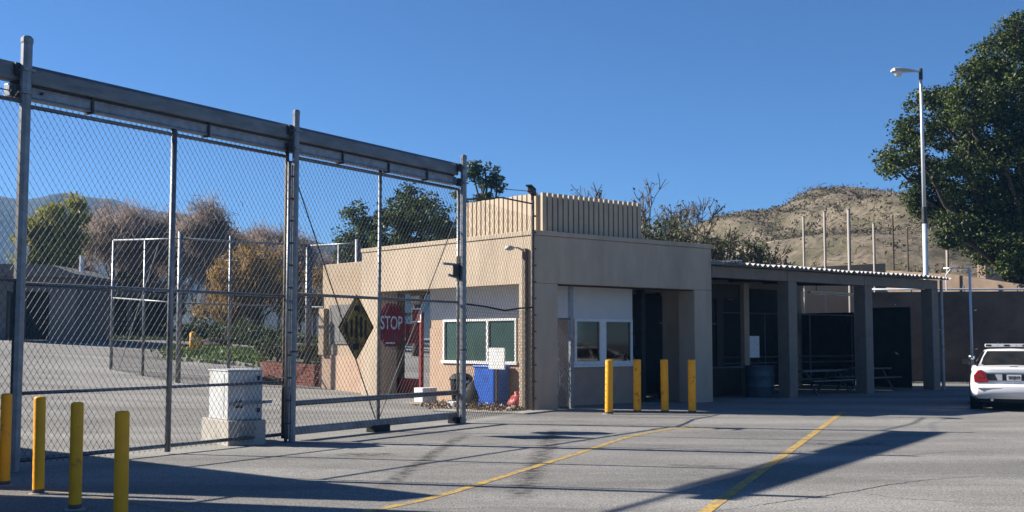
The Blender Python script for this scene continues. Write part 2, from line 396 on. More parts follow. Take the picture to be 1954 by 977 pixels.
# soft dark streaks lying on the pavement
def streakmat():
    m = bpy.data.materials.new('oil_streak'); m.use_nodes = True; nt = m.node_tree; N, Lk = nt.nodes, nt.links
    b = N["Principled BSDF"]; b.inputs['Base Color'].default_value = (.055,.047,.037,1); b.inputs['Roughness'].default_value = .8
    uv = N.new("ShaderNodeUVMap"); se = N.new("ShaderNodeSeparateXYZ"); Lk.new(uv.outputs[0], se.inputs[0])
    def tent(s, p):
        a = N.new("ShaderNodeMath"); a.operation='SUBTRACT'; a.inputs[1].default_value=.5; Lk.new(s,a.inputs[0])
        c = N.new("ShaderNodeMath"); c.operation='ABSOLUTE'; Lk.new(a.outputs[0],c.inputs[0])
        d = N.new("ShaderNodeMapRange"); d.interpolation_type='SMOOTHSTEP'; d.inputs[1].default_value=.5; d.inputs[2].default_value=p; d.inputs[3].default_value=0; d.inputs[4].default_value=1
        Lk.new(c.outputs[0], d.inputs[0]); return d.outputs[0]
    no = N.new("ShaderNodeTexNoise"); no.inputs['Scale'].default_value=6; no.inputs['Detail'].default_value=8
    Lk.new(N.new("ShaderNodeNewGeometry").outputs['Position'], no.inputs['Vector'])
    mr = N.new("ShaderNodeMapRange"); mr.inputs[1].default_value=.3; mr.inputs[2].default_value=.7; mr.inputs[3].default_value=-.15; mr.inputs[4].default_value=.75
    Lk.new(no.outputs[0], mr.inputs[0])
    a = N.new("ShaderNodeMath"); a.operation='MULTIPLY'; Lk.new(tent(se.outputs[0],.05),a.inputs[0]); Lk.new(tent(se.outputs[1],.3),a.inputs[1])
    c = N.new("ShaderNodeMath"); c.operation='MULTIPLY'; Lk.new(a.outputs[0],c.inputs[0]); Lk.new(mr.outputs[0],c.inputs[1])
    t = N.new("ShaderNodeBsdfTransparent"); ms = N.new("ShaderNodeMixShader")
    Lk.new(c.outputs[0],ms.inputs[0]); Lk.new(t.outputs[0],ms.inputs[1]); Lk.new(b.outputs[0],ms.inputs[2]); Lk.new(ms.outputs[0],N["Material Output"].inputs[0])
    return m
M['oil'] = streakmat()
for i, (pts, wd) in enumerate([(((1062,812),(1048,840),(1022,890),(1000,930),(985,962)), .5), (((905,824),(860,845),(810,878),(765,908),(725,938)), .34), (((1270,886),(1330,889),(1420,892)), .4), (((640,866),(700,868),(760,866)), .7), (((1500,845),(1600,848),(1720,846)), .5)]):
    mb = strip(curve([gp(*p) for p in pts], 6), wd, .0022, seed=i+20)
    me = mb.mesh('oil_streak'); uvl = me.uv_layers.new(name='UVMap'); m = len(mb.v)//2
    for lp in me.loops:
        vi = lp.vertex_index; uvl.data[lp.index].uv = (vi % 2, (vi//2)/(m-1))
    obj('oil_streak', me, M['oil'], kind='structure')

# ------------------------------------------------------------------ chain-link helper
def chain_link(L0, L1, zb, zt, y0, wd=.10, ht=.142, r=.0031, knots=False, sag=.02, seed=0, zig=.005, step=.75):
    mb = MB(); k = wd / ht; H = zt - zb
    rr = random.Random(seed); off = rr.uniform(0, 50)
    def P(x, z, sgn):
        n1 = noise.noise(Vector((x*.7+off, z*.7, 0))); n2 = noise.noise(Vector((x*1.9+off, 3, z*1.9)))
        n3 = noise.noise(Vector((x*1.3, 9+off, z*1.3)))
        return Vector((x + n3*.018, y0 + sag*n1 + .008*n2 + sgn*zig, z + n2*.012))
    for sgn in (1, -1):
        a = L0 - H*k
        while a < L1 + H*k:
            # x = a + sgn*(z-zb)*k
            if sgn == 1: zs = zb + max(0, (L0-a)/k); ze = zb + min(H, (L1-a)/k)
            else: zs = zb + max(0, (a-L1)/k); ze = zb + min(H, (a-L0)/k)
            if ze - zs > .02:
                n = max(1, int((ze-zs)/step + .5)); vs = []; fs = []
                for i in range(n+1):
                    z = zs + (ze-zs)*i/n; x = a + sgn*(z-zb)*k; c = P(x, z, sgn)
                    vs += [c+Vector((r,0,0)), c+Vector((-r*.5, r*.87,0)), c+Vector((-r*.5,-r*.87,0))]
                for i in range(n):
                    for q in range(3):
                        q2=(q+1)%3; fs.append((3*i+q,3*i+q2,3*i+3+q2,3*i+3+q))
                mb.add(vs, fs)
            a += wd
    if knots:
        i = 0; hz = ht/2
        for j in range(1, int(H/hz)):
            x = L0 + (wd/2 if j % 2 else 0) - ((L0 - (L0 - H*k)) % wd) % wd + wd
            while x < L1:
                if x > L0:
                    c = P(x, zb + j*hz, 0); q = r*2.1
                    mb.add([c+Vector((q,0,0)),c+Vector((0,q,0)),c+Vector((-q,0,0)),c+Vector((0,-q,0)),c+Vector((0,0,q*1.3)),c+Vector((0,0,-q*1.3))],[(0,1,4),(1,2,4),(2,3,4),(3,0,4),(1,0,5),(2,1,5),(3,2,5),(0,3,5)])
                x += wd
    return mb
def mesh_part(parent, *a, **k):
    return obj('wire_mesh', chain_link(*a, **k), M['wire'], parent, kind='stuff')

# ------------------------------------------------------------------ gate gantry
gan = thing('gate_gantry', 'tall galvanized overhead track gantry on three posts carrying the sliding gates', 'gate gantry', G0, GA)
PX = [0.0, 5.24, 10.34]; PH = [5.74, 5.64, 5.56]; PR = [.075, .062, .066]
for i in range(3):
    p = obj('post', MB().tube([(PX[i],0,-.1),(PX[i],0,PH[i]-.03),(PX[i],0,PH[i])], [PR[i],PR[i],PR[i]*.8], 8, phase=.39), M['steel'], gan)
    obj('cap', MB().tube([(PX[i],0,PH[i]-.07),(PX[i],0,PH[i]-.01),(PX[i],0,PH[i]+.02)], [PR[i]*1.1,PR[i]*1.1,PR[i]*.7], 8, phase=.39), M['steel'], p)
    for z in (5.33, 5.02):
        obj('clamp', MB().box(PX[i]-.13, PR[i]*.5, z-.10, PX[i]+.02, .10, z+.06), M['darksteel'], p)
        obj('strap', MB().box(PX[i]-PR[i]-.012, -PR[i]-.012, z-.05, PX[i]+PR[i]+.012, .06, z-.02), M['steel'], p)
    if i: obj('strap', MB().tube([(PX[i],0,1.5),(PX[i],0,1.53)], PR[i]*1.12, 8, phase=.39), M['darksteel'], p)
def profile_bar(poly, x0, x1):
    mb = MB(); n = len(poly)
    vs = [(x0,y,z) for y,z in poly]+[(x1,y,z) for y,z in poly]
    fs = [tuple(range(n)), tuple(range(2*n-1,n-1,-1))]+[((k+1)%n,k,n+k,n+(k+1)%n) for k in range(n)]
    return mb.add(vs, fs)
obj('beam', profile_bar([(.10,5.15),(.085,5.17),(.085,5.36),(.12,5.41),(.22,5.41),(.26,5.36),(.26,5.17),(.24,5.15)], -.55, 10.28), M['beamsteel'], gan, bevel=.008)
obj('track', profile_bar([(.105,4.94),(.105,4.965),(.12,4.975),(.12,5.08),(.105,5.09),(.105,5.11),(.24,5.11),(.24,4.94)], -.16, 10.24), M['steel'], gan, bevel=.008)
obj('track_gap', MB().box(-.1,.14,5.10,10.2,.21,5.16), M['darksteel'], gan)
for x in (1.15, 3.35, 6.6, 7.95, 9.2):
    b = MB(); b.box(x-.018,.088,4.915,x+.018,.262,5.14); obj('track_hanger', b, M['darksteel'], gan)
obj('bolt', MB().tube([(.32,.105,5.05),(.32,.082,5.05)], .022, 8), M['darksteel'], gan)
obj('wire', MB().tube([(-3.3,.15,4.9),(-2,.15,5.0),(-.16,.15,5.02)], .008, 4), M['wire'], gan)

def pipe(p, q, r, n=8): return MB().tube([p, q], r, n)
# left sliding leaf
def leaf_left():
    t = thing('sliding_gate', 'left chain-link gate leaf between the two tall posts with rusty latch edge', 'gate', gw(0.28,.17), GA)
    for z, r, nm in ((4.86,.03,'top_rail'),(2.46,.026,'middle_rail'),(1.0,.024,'lower_rail'),(.12,.03,'bottom_rail')):
        obj(nm, pipe((-.16,0,z),(4.92,0,z),r), M['steel'], t, smooth_=True)
    obj('upright', pipe((-.16,0,.08),(-.16,0,4.88),.028), M['steel'], t, smooth_=True)
    obj('upright', pipe((2.41,-.02,.03),(2.41,-.02,4.93),.045), M['steel'], t, smooth_=True)
    obj('upright', pipe((4.93,0,.05),(4.93,0,4.93),.036), M['rust'], t, smooth_=True, label='rusty latch upright')
    obj('hanger', MB().box(2.38,-.03,4.93,2.44,.03,5.12), M['darksteel'], t)
    obj('hanger', MB().box(4.90,-.03,4.93,4.96,.03,5.0), M['darksteel'], t)
    for k in range(11):
        z = .45 + k*.43
        obj('latch_rung', MB().box(4.95,-.045,z,5.04,-.02,z+.04), M['darksteel'], t)
    mesh_part(t, -.15, 4.90, .06, 5.0, -.035, seed=1, knots=True)
    obj('tension_wire', MB().tube([(0,-.035,5.0),(1.2,-.03,4.985),(2.4,-.035,4.99),(3.6,-.03,4.985),(4.8,-.035,4.98)], .006, 4), M['wire'], t)
leaf_left()
# slim keeper post with lattice beside the middle post
def keeper(x, name, label, rust):
    t = thing(name, label, 'post', gw(x,.01), GA)
    obj('shaft', pipe((0,0,-.1),(0,0,4.75),.03), M['steel'], t, smooth_=True)
    obj('strip', MB().box(.035,-.02,.05,.075,.0,4.7), M['steel'], t)
    for k in range(12):
        z = .3+k*.38
        obj('tie', MB().box(-.036,-.036,z,.085,-.015,z+.03), M['darksteel'], t)
keeper(5.10, 'keeper_post', 'slim lattice keeper post just left of the middle gate post', True)
# right sliding leaf
def leaf_right():
    t = thing('sliding_gate', 'right chain-link gate leaf holding the stop sign and diamond sign', 'gate', gw(5.42,.17), GA)
    Lr = 4.98
    for z, r, nm in ((4.87,.032,'top_rail'),(2.50,.028,'middle_rail'),(.63,.05,'lower_rail')):
        obj(nm, pipe((0,0,z),(Lr,0,z),r), M['steel'], t, smooth_=True)
    obj('bottom_rail', MB().box(0,-.05,.09,Lr,.05,.23), M['steel'], t, bevel=.02)
    obj('upright', pipe((.02,0,.1),(.02,0,4.88),.03), M['steel'], t, smooth_=True)
    obj('upright', pipe((2.35,0,.1),(2.35,0,4.95),.034), M['steel'], t, smooth_=True)
    obj('upright', pipe((Lr,0,.1),(Lr,0,4.88),.032), M['steel'], t, smooth_=True)
    obj('truss_rod', pipe((.05,.03,4.5),(2.3,.03,.25),.012,6), M['darksteel'], t)
    obj('truss_rod', pipe((Lr-.02,.03,4.3),(2.42,.03,.25),.012,6), M['darksteel'], t)
    obj('guide_shoe', MB().box(2.12,-.1,.0,2.6,.1,.12), M['black'], t, bevel=.01)
    obj('guide_shoe', MB().box(Lr-.22,-.1,.0,Lr+.1,.1,.12), M['black'], t, bevel=.01)
    lv = obj('latch', MB().box(Lr-.12,-.12,2.93,Lr-.06,-.04,3.45), M['darksteel'], t)
    obj('latch_arm', MB().bar((Lr-.10,-.09,3.27),(Lr-.66,-.09,3.27),.03,.05), M['steel'], lv)
    obj('latch_arm', MB().bar((Lr-.10,-.09,3.0),(Lr-.50,-.09,3.05),.03,.05), M['steel'], lv)
    obj('latch_plate', MB().box(Lr-.34,-.12,3.02,Lr-.12,-.10,3.26), M['darksteel'], lv)
    for k in range(7): obj('tie', MB().box(Lr+.0,-.05,.8+k*.6,Lr+.12,-.03,.84+k*.6), M['darksteel'], t)
    mesh_part(t, .03, Lr-.02, .10, 4.95, -.045, seed=2, knots=True)
leaf_right()
# left-hand continuation of the fence
t = thing('chain_fence', 'chain-link fence panel leaving the frame beyond the tallest post', 'fence', gw(-3.3,.0), GA)
for z, r, nm in ((4.87,.03,'top_rail'),(2.49,.028,'middle_rail'),(.15,.025,'bottom_rail')):
    obj(nm, pipe((0,0,z),(3.24,0,z),r), M['steel'], t, smooth_=True)
mesh_part(t, 0, 3.22, .05, 5.0, -.035, seed=3, knots=True)

# signs on the right leaf
def text_mesh(s, size, sx=1.0):
    cu = bpy.data.curves.new('t', 'FONT'); cu.body = s; cu.size = size; cu.align_x = 'CENTER'; cu.align_y = 'CENTER'; cu.extrude = .001; cu.offset = .004
    o = bpy.data.objects.new('t', cu); sc.collection.objects.link(o)
    me = bpy.data.meshes.new_from_object(o.evaluated_get(bpy.context.evaluated_depsgraph_get()))
    bpy.data.objects.remove(o)
    for v in me.vertices: v.co = Vector((v.co.x*sx, -v.co.z, v.co.y))     # stands up, faces -y
    me.materials.clear(); return me
ss = thing('stop_sign', 'red octagonal stop sign with white letters hung on the right gate leaf', 'sign', gw(8.22,.225,2.0), GA)
oc = [(.45*math.cos(R(22.5+45*k)), .45*math.sin(R(22.5+45*k))) for k in range(8)]
obj('plate', MB().vprism(oc, 0, .012), M['red'], ss)
obj('lettering', text_mesh('STOP', .36, .80), M['signwhite'], ss, loc=(0,-.004,.03))
obj('sticker', MB().box(-.17,-.003,-.36,.12,-.001,-.33), M['signwhite'], ss)
obj('sticker', MB().box(.09,-.003,-.36,.13,-.001,-.18), M['greywall'], ss)
ds = thing('diamond_sign', 'faded yellow diamond sign with dark smudged marks on the gate', 'sign', gw(7.17,.225,1.95), GA)
obj('plate', MB().vprism([(0,-.60),(.5,0),(0,.60),(-.5,0)], 0, .012), M['signyellow'], ds)
rr = random.Random(3); mb = MB()
for k in range(5):
    x = -.30 + k*.135; hh = (.5-abs(x))*.62
    mb.box(x, -.003, -hh*rr.uniform(.7,1), x+rr.uniform(.04,.075), -.001, hh*rr.uniform(.6,1))
mb.box(-.1,-.003,-.42,.08,-.001,-.30); mb.box(-.07,-.003,.30,.09,-.001,.40)
obj('smudged_mark', mb, M['signblack'], ds)
mb = MB()
for a, b in (((0,-.60),(.5,0)),((.5,0),(0,.60)),((0,.60),(-.5,0)),((-.5,0),(0,-.60))): mb.bar((a[0],-.002,a[1]),(b[0],-.002,b[1]),.01,.02)
obj('rim', mb, M['signblack'], ds)

# fence from the last gate post to the building corner
A = gw(10.42, 0); Bp = bw(-.10, -.05); dv = Bp - A; fa = math.atan2(dv.y, dv.x); fl = dv.length
t = thing('chain_fence', 'short chain-link panel closing the gap between gate post and building corner', 'fence', A, fa)
obj('top_wire', MB().tube([(0,0,4.65+.0),(fl*.5,0,4.93),(fl,0,5.02)], .02, 6), M['rust'], t, smooth_=True)
obj('middle_rail', MB().tube([(0,0,2.46),(fl*.25,0,2.44),(fl*.55,0,2.38),(fl*.8,0,2.46),(fl,0,2.5)], .022, 6), M['darksteel'], t, smooth_=True)
mesh_part(t, .0, fl, .05, 2.42, -.02, seed=5, r=.0052)
mesh_part(t, .0, fl, 2.42, 4.7, -.02, wd=.16, ht=.2, r=.0032, seed=6)
pt = obj('end_post', pipe((fl,0,-.1),(fl,0,5.1),.045), M['rust'], t, smooth_=True)
for k in range(12): obj('tie', MB().box(fl-.06,-.075,.3+k*.4,fl+.06,-.04,.335+k*.4), M['darksteel'], t)
cm = thing('security_camera', 'small dark security camera on top of the corner fence post', 'camera', Bp + Vector((0,0,5.1)), fa)
obj('bracket', MB().box(-.03,-.03,0,.03,.03,.16), M['darksteel'], cm)
obj('housing', MB().bar((.12,0,.18),(-.30,-.03,.24),.12,.13), M['darksteel'], cm, bevel=.02)
obj('hood', MB().bar((.06,0,.27),(-.36,-.03,.33),.15,.03), M['darksteel'], cm)
wl = tag(obj('overhead_wire', MB().tube([gw(10.34,0,5.2), gw(10.34,0,5.2).lerp(Bp+Vector((0,0,5.3)),.5)-Vector((0,0,.12)), Bp+Vector((0,0,5.32))], .008, 4), M['darksteel']), 'thin dark wire strung from last gate post to security camera', 'wire')

# ------------------------------------------------------------------ gate operator cabinet
cb = thing('operator_cabinet', 'pale metal gate motor cabinet on a low concrete block inside the gate', 'cabinet', gw(4.62,.72), R(35))
obj('plinth', MB().box(-.33,-.58,-.1,.32,.66,.40), M['concrete'], cb, bevel=.02)
obj('housing', MB().box(-.30,-.46,.40,.30,.40,1.20), M['boxpaint'], cb, bevel=.015)
obj('lid', MB().box(-.315,-.475,1.20,.315,.415,1.225), M['boxpaint'], cb)
obj('door_seam', MB().box(-.304,-.30,.45,-.3005,-.29,1.15), M['darksteel'], cb)
obj('lock_bar', MB().bar((-.30,-.49,.66),(.45,-.49,.69),.03,.05), M['steel'], cb)
obj('hasp', MB().box(-.16,-.50,.60,-.06,-.462,.72), M['darksteel'], cb)
for z in (.52,1.05): obj('hinge', MB().box(.20,-.475,z,.25,-.462,z+.07), M['darksteel'], cb)
# ------------------------------------------------------------------ bollards
def bollard(loc, h, r, label, group, rz):
    t = thing('bollard', label, 'bollard', loc, rz, group)
    k = MB()
    prof = [(r,-.1),(r,h-.02),(r*.96,h-.006),(r*.8,h+.004),(r*.3,h+.008)]
    obj('pipe', k.lathe(prof, 20), M['yellow'], t, smooth_=True)
    e = t.children[0].modifiers.new('edge','EDGE_SPLIT'); e.split_angle = R(40)
    t.rotation_euler = (rng.uniform(-.012,.012), rng.uniform(-.012,.012), rz)
    obj('rust_band', MB().lathe([(r*1.012,-.02),(r*1.012,.05),(r*1.004,.055)], 20), M['rust'], t, smooth_=True)
    obj('base_grout', MB().lathe([(r*1.7,-.05),(r*1.6,.006),(r*1.05,.012)], 14), M['concrete'], t)
    return t
for (x,y), lb in (((-3.46,10.34),'nearest yellow bollard, partly sunlit, at the front of the gate row'),((-4.415,11.80),'second yellow bollard in the gate row, standing in shade'),
                  ((-5.277,13.0),'third yellow bollard in the gate row, just right of the tall post'),((-5.985,13.75),'yellow bollard at the left frame edge before the tall post')):
    bollard((x,y,0), 1.07, .063, lb, 'yellow bollards by the gate', rng.uniform(0,6))
for (x,y), lb in (((2.252,26.98),'leftmost of four yellow bollards before the booth, under its window'),((2.974,27.57),'second yellow bollard from the left before the booth'),
                  ((3.633,27.57),'third yellow bollard before the booth, with sunlight on its lower part'),((4.249,27.37),'rightmost yellow bollard before the booth, near the right pillar')):
    bollard((x,y,0), 1.25, .093, lb, 'yellow bollards by the booth', rng.uniform(0,6))

# ------------------------------------------------------------------ gatehouse canopy
def bthing(name, label, cat, x=0, y=0, z=0): return thing(name, label, cat, bw(x,y,z), BA)
gh = bthing('gatehouse_canopy', 'tan stucco flat-roofed portal canopy with ribbed rooftop screen', 'canopy building')
S = M['stucco']; bv = .02
obj('pillar', MB().box(0,0,-.2,.78,.58,3.1), S, gh, bevel=bv)
obj('pillar', MB().box(5.91,0,-.2,6.65,.60,3.1), S, gh, bevel=bv)
obj('pillar', MB().box(0,6.67,-.2,.62,7.62,3.1), S, gh, bevel=bv)
obj('pillar', MB().box(6.05,7.0,-.2,6.64,7.60,3.1), S, gh, bevel=bv)
obj('fascia', MB().box(0,0,3.1,6.65,.42,4.27), S, gh, bevel=bv)
obj('fascia', MB().box(0,.42,3.1,.42,7.62,4.27), S, gh, bevel=.0)
obj('fascia', MB().box(6.23,.42,3.1,6.65,7.60,4.27), S, gh)
obj('fascia', MB().box(.42,7.2,3.1,6.23,7.62,4.27), S, gh)
obj('roof', MB().box(.42,.42,3.18,6.23,7.2,4.15), M['boothwhite'], gh)
pc = MB(); pc.box(-.03,-.03,4.272,6.68,.40,4.39); pc.box(-.03,.402,4.272,.40,7.65,4.39); pc.box(6.25,.402,4.272,6.68,7.65,4.39); pc.box(.402,7.22,4.272,6.248,7.65,4.39)
obj('parapet_cap', pc, S, gh, bevel=.015)
obj('soffit_strip', MB().box(.8,.06,3.072,5.89,.36,3.098), M['darkwood'], gh)
obj('soffit_lamp', MB().box(2.1,.5,3.10,2.9,.7,3.178), M['darksteel'], gh)
# side wall with slot toward the patio
obj('side_wall', MB().box(6.25,.605,-.2,6.62,1.5,3.1), S, gh)
obj('back_screen', MB().box(5.05,3.4,-.1,6.6,3.5,3.15), M['dark'], gh)  # near-black sheet painting the dark void right of the booth
# ribbed screen
sx, sy = .56, .35
scr = obj('roof_screen', MB().box(sx+.03,sy+.03,4.16,sx+3.55,sy+.06,5.34).box(sx+.03,sy+.06,4.16,sx+.06,sy+3.02,5.34).box(sx+3.52,sy+.06,4.16,sx+3.55,sy+3.0,5.34), M['screenpaint'], gh)
slat_f = MB().box(-.066,-.045,4.17,.066,.03,5.39).mesh('slat'); slat_f.materials.append(M['screenpaint'])
n = 20
for k in range(n): obj('slat', slat_f, None, scr, loc=(sx+.055+k*(3.5-.06)/(n-1), sy, .006*math.sin(k*2.3)))
n = 17
for k in range(1, n): obj('slat', slat_f, None, scr, loc=(sx, sy+.05+k*2.95/(n-1), .006*math.sin(k*1.7)), rz=-R(90))
# lamp on a short pole inside the side opening
lp = bthing('wall_lamp', 'small cobra-head lamp on a brown post beside the sunlit stucco corner', 'lamp', -.06, .28, 0)
obj('post', MB().bar((0,0,0),(0,0,3.95),.11,.09,(1,0,0)), M['rust'], lp)
obj('arm', MB().tube([(0,0,3.88),(-.12,.12,3.97),(-.22,.2,3.98)], .025, 6), M['lamphead'], lp, smooth_=True)
obj('lamp_head', MB().lathe([(.02,.0),(.10,.02),(.12,.06),(.09,.11),(.02,.13)], 10, (-.28,.26,3.90)), M['lamphead'], lp, smooth_=True)

def lumpy(prof, n, sd_):
    mb = MB().lathe(prof, n); mb.v = [tuple(Vector(v)*(1+.22*noise.noise(Vector(v)*6+Vector((sd_,0,0))))) for v in mb.v]; return mb
# ------------------------------------------------------------------ guard booth
bo = bthing('guard_booth', 'guard booth with white upper walls, salmon base and sliding windows', 'booth')
X0, Y0, X1, Y1 = .85, 1.2, 4.70, 5.4
lo = MB(); lo.box(X0,Y0,-.2,X1,Y1,1.06); obj('lower_wall', lo, M['salmon'], bo)
up = MB(); up.box(X0+.004,Y0+.004,2.28,X1-.004,Y1-.004,3.17); obj('upper_wall', up, M['boothwhite'], bo)
# piers between
obj('pier', MB().box(X0,Y0,1.06,X0+.15,Y0+.44,2.279), M['salmon'], bo)
obj('pier', MB().box(X0,Y0+3.56,1.06,X0+.15,Y1,2.279), M['salmon'], bo)
obj('front_wall', MB().box(X0+.152,Y0,1.06,X0+1.62,Y0+.15,2.279), M['salmon'], bo)
obj('back_wall', MB().box(X0+.152,Y1-.12,1.06,X1,Y1,2.279), M['boothwhite'], bo)
obj('right_wall', MB().box(X1-.12,Y0+.152,1.06,X1,Y1-.122,2.279), M['boothwhite'], bo)
def window(parent, along, a0, a1, z0, z1, fixed, mull, glass, fr=.07):
    f = MB()
    def bx(p0, p1, zz0, zz1, o0, o1):
        if along == 'x': f.box(p0, fixed+o0, zz0, p1, fixed+o1, zz1)
        else: f.box(fixed+o0, p0, zz0, fixed+o1, p1, zz1)
    bx(a0,a1,z1-fr,z1,-.03,.08); bx(a0-.05,a1+.05,z0-.02,z0+fr,-.06,.10)
    bx(a0,a0+fr,z0+fr,z1-fr,-.03,.08); bx(a1-fr,a1,z0+fr,z1-fr,-.03,.08)
    for c, wv in mull: bx(c-wv/2,c+wv/2,z0+fr,z1-fr,-.028,.075)
    w_ = obj('window', f, M['white'], parent)
    ed = [a0+fr] + [e for c, wv in mull for e in (c-wv/2, c+wv/2)] + [a1-fr]
    for k in range(0, len(ed), 2):
        g = MB()
        if along == 'x': g.box(ed[k], fixed+.02, z0+fr, ed[k+1], fixed+.03, z1-fr)
        else: g.box(fixed+.02, ed[k], z0+fr, fixed+.03, ed[k+1], z1-fr)
        obj('pane', g, glass, w_)
window(bo, 'x', X0+1.62, X0+3.82, 1.08, 2.28, Y0, [(X0+2.67,.24)], M['clearglass'])
window(bo, 'y', Y0+.44, Y0+3.56, 1.10, 2.28, X0, [(Y0+1.62,.08)], M['glassgreen'], .06)
obj('inner_partition', MB().box(X0+2.55,Y0+1.2,1.061,X0+2.72,Y0+1.4,2.279), M['tan'], bo)
for (x,y,w_,h_,mm,nm_,lb,ct) in ((2.85,1.62,.30,.34,'black','computer_monitor','dark computer monitor behind left pane of the front window','monitor'),(3.25,1.55,.12,.16,'black','radio_set','small dark radio set inside the booth front window','radio'),(4.15,1.7,.34,.28,'black','printer','dark printer inside the right pane of front window','printer')):
    q = bthing(nm_, lb, ct, x, y, 1.06)
    obj('case', MB().box(-w_/2,-.06,.05,w_/2,.08,h_), M[mm], q, bevel=.012); obj('foot', MB().box(-w_/4,-.06,0,w_/4,.08,.05), M['darksteel'], q)
q = bthing('paper_bag', 'crumpled white paper bag on the sill inside front window', 'bag', 2.72, 1.48, 1.06); obj('bag', lumpy([(.10,0),(.11,.08),(.09,.16),(.05,.20),(.08,.24)], 10, 5), M['white'], q)
obj('counter', MB().box(X0+1.5,Y0-.10,1.0,X0+3.9,Y0-.002,1.055), M['white'], bo)
# things in the portal
bg_ = bthing('trash_bin', 'black wheeled garbage bin with rounded lid beside the booth', 'bin', .45, 3.45)
obj('body', MB().lathe([(.24,0),(.30,.62),(.31,.66)], 14), M['black'], bg_, smooth_=True)
obj('lid', MB().lathe([(.33,.66),(.33,.70),(.24,.80),(.08,.85)], 14), M['black'], bg_, smooth_=True)
obj('wheel', MB().tube([(-.28,-.1,.08),(-.28,-.04,.08)], .08, 10), M['tyre'], bg_)
obj('sticker', MB().box(-.16,-.318,.58,.02,-.303,.65), M['white'], bg_)
bd = tag(obj('trash_bag', lumpy([(.18,0),(.28,.06),(.32,.2),(.31,.36),(.24,.5),(.12,.6),(.05,.64),(.08,.70)], 14, 7), M['black'], None, bw(.42,2.75), .4, smooth_=True), 'full black trash bag between the black bin and the blue barrels', 'bag')
bb = bthing('blue_bin', 'tall bright blue plastic bin under the booth side window', 'bin', .50, 2.35)
obj('body', MB().prism([(-.26,-.52),(.26,-.52),(.26,.30),(-.26,.30)], 0, 1.02), M['blue'], bb, bevel=.04)
obj('rim', MB().box(-.29,-.55,1.0,.29,.33,1.06), M['blue'], bb, bevel=.02)
b2 = tag(obj('trash_bag', lumpy([(.16,0),(.24,.05),(.25,.14),(.22,.24),(.13,.32),(.05,.36),(.07,.41)], 14, 3), M['redbag'], None, bw(.3,1.0), .4, smooth_=True), 'red plastic bag slumped at the foot of the blue bin', 'bag')
wb = bthing('notice_board', 'blank white board propped above the blue bin', 'board', .16, 1.62)
obj('panel', MB().box(-.02,-.32,.98,.02,.30,1.52), M['white'], wb)
obj('stake', MB().box(-.02,-.03,0,.02,.03,.98), M['darkwood'], wb)
wbx = tag(obj('storage_box', MB().box(-.24,-.2,0,.24,.2,.44), M['white'], None, bw(-.1,4.3), BA, bevel=.02), 'white box on the ground inside the gate below red sign', 'box')
for x, y, s_, lb in ((-.75,2.2,.16,'small white block beside the last gate post on rubble'),(-.55,.25,.10,'small white scrap block at the corner of rubble strip')):
    tag(obj('block', MB().box(-s_,-s_*.6,0,s_,s_*.6,s_*1.1), M['white'], None, bw(x,y), BA+.3, bevel=.01), lb, 'block')
for (x,y,a_,l_,lb) in ((-.62,3.1,.2,1.5,'long pale plank lying on rubble inside the gate'),(-.40,2.75,-.25,1.0,'short pale plank lying on rubble beside white block'),(-.75,3.6,.05,.8,'pale plank nearest the white box on the ground')):
    tag(obj('plank', MB().box(-.09,-l_/2,.03,.09,l_/2,.07), M['tan'], None, bw(x,y,.02), BA+a_, bevel=.006), lb, 'plank')
# rubble strip
def scatter_quads(name, pts, size, mat_, parent=None, kind='stuff', up=.4, fold=True, rg=nrg, asp=.28):
    n = len(pts); d = rg.normal(size=(n,3)); d[:,2] *= up; d /= np.linalg.norm(d,axis=1)[:,None]
    e = rg.normal(size=(n,3)); e -= d*np.sum(e*d,axis=1)[:,None]; e /= np.linalg.norm(e,axis=1)[:,None]
    s = (np.full(n, size) if np.isscalar(size) else size) * rg.uniform(.6,1.3,n); s = s[:,None]
    nn = np.cross(d, e)
    a = pts - d*s*.5; b = pts + e*s*asp + nn*s*asp*.3; c = pts + d*s*.5; f = pts - e*s*asp + nn*s*asp*.3
    V = np.stack([a,b,c,f],1).reshape(-1,3); Q = np.arange(4*n).reshape(-1,4)
    return obj(name, np_mesh(name, V, Q), mat_, parent, kind=kind)
n = 2600
lx = nrg.uniform(0,1,n); ly = nrg.normal(0,.26,n)
a0, a1 = bw(-.55,3.3), bw(-.45,.1)
pts = np.stack([a0.x+(a1.x-a0.x)*lx + ly*BF.x, a0.y+(a1.y-a0.y)*lx + ly*BF.y, np.abs(nrg.normal(0,.05,n))+.01],1)
scatter_quads('debris', pts, .09, M['debris'], up=1)
rb = MB()
rb.prism([(0,-.1),(3.6,-.25),(3.7,.35),(1.6,.6),(0,.4)], .0, .05)
obj('rubble_bed', rb, M['soil'], None, bw(-.35,.0), BA+R(90), kind='structure')
ap = MB(); ap.prism([(-.9,-.75),(.35,-.35),(.2,.1),(-.4,.2),(-1.4,1.9),(-1.9,1.6)], .0, .035)
obj('concrete_apron', ap, M['concrete'], None, bw(0,0), BA, kind='structure', bevel=.01)

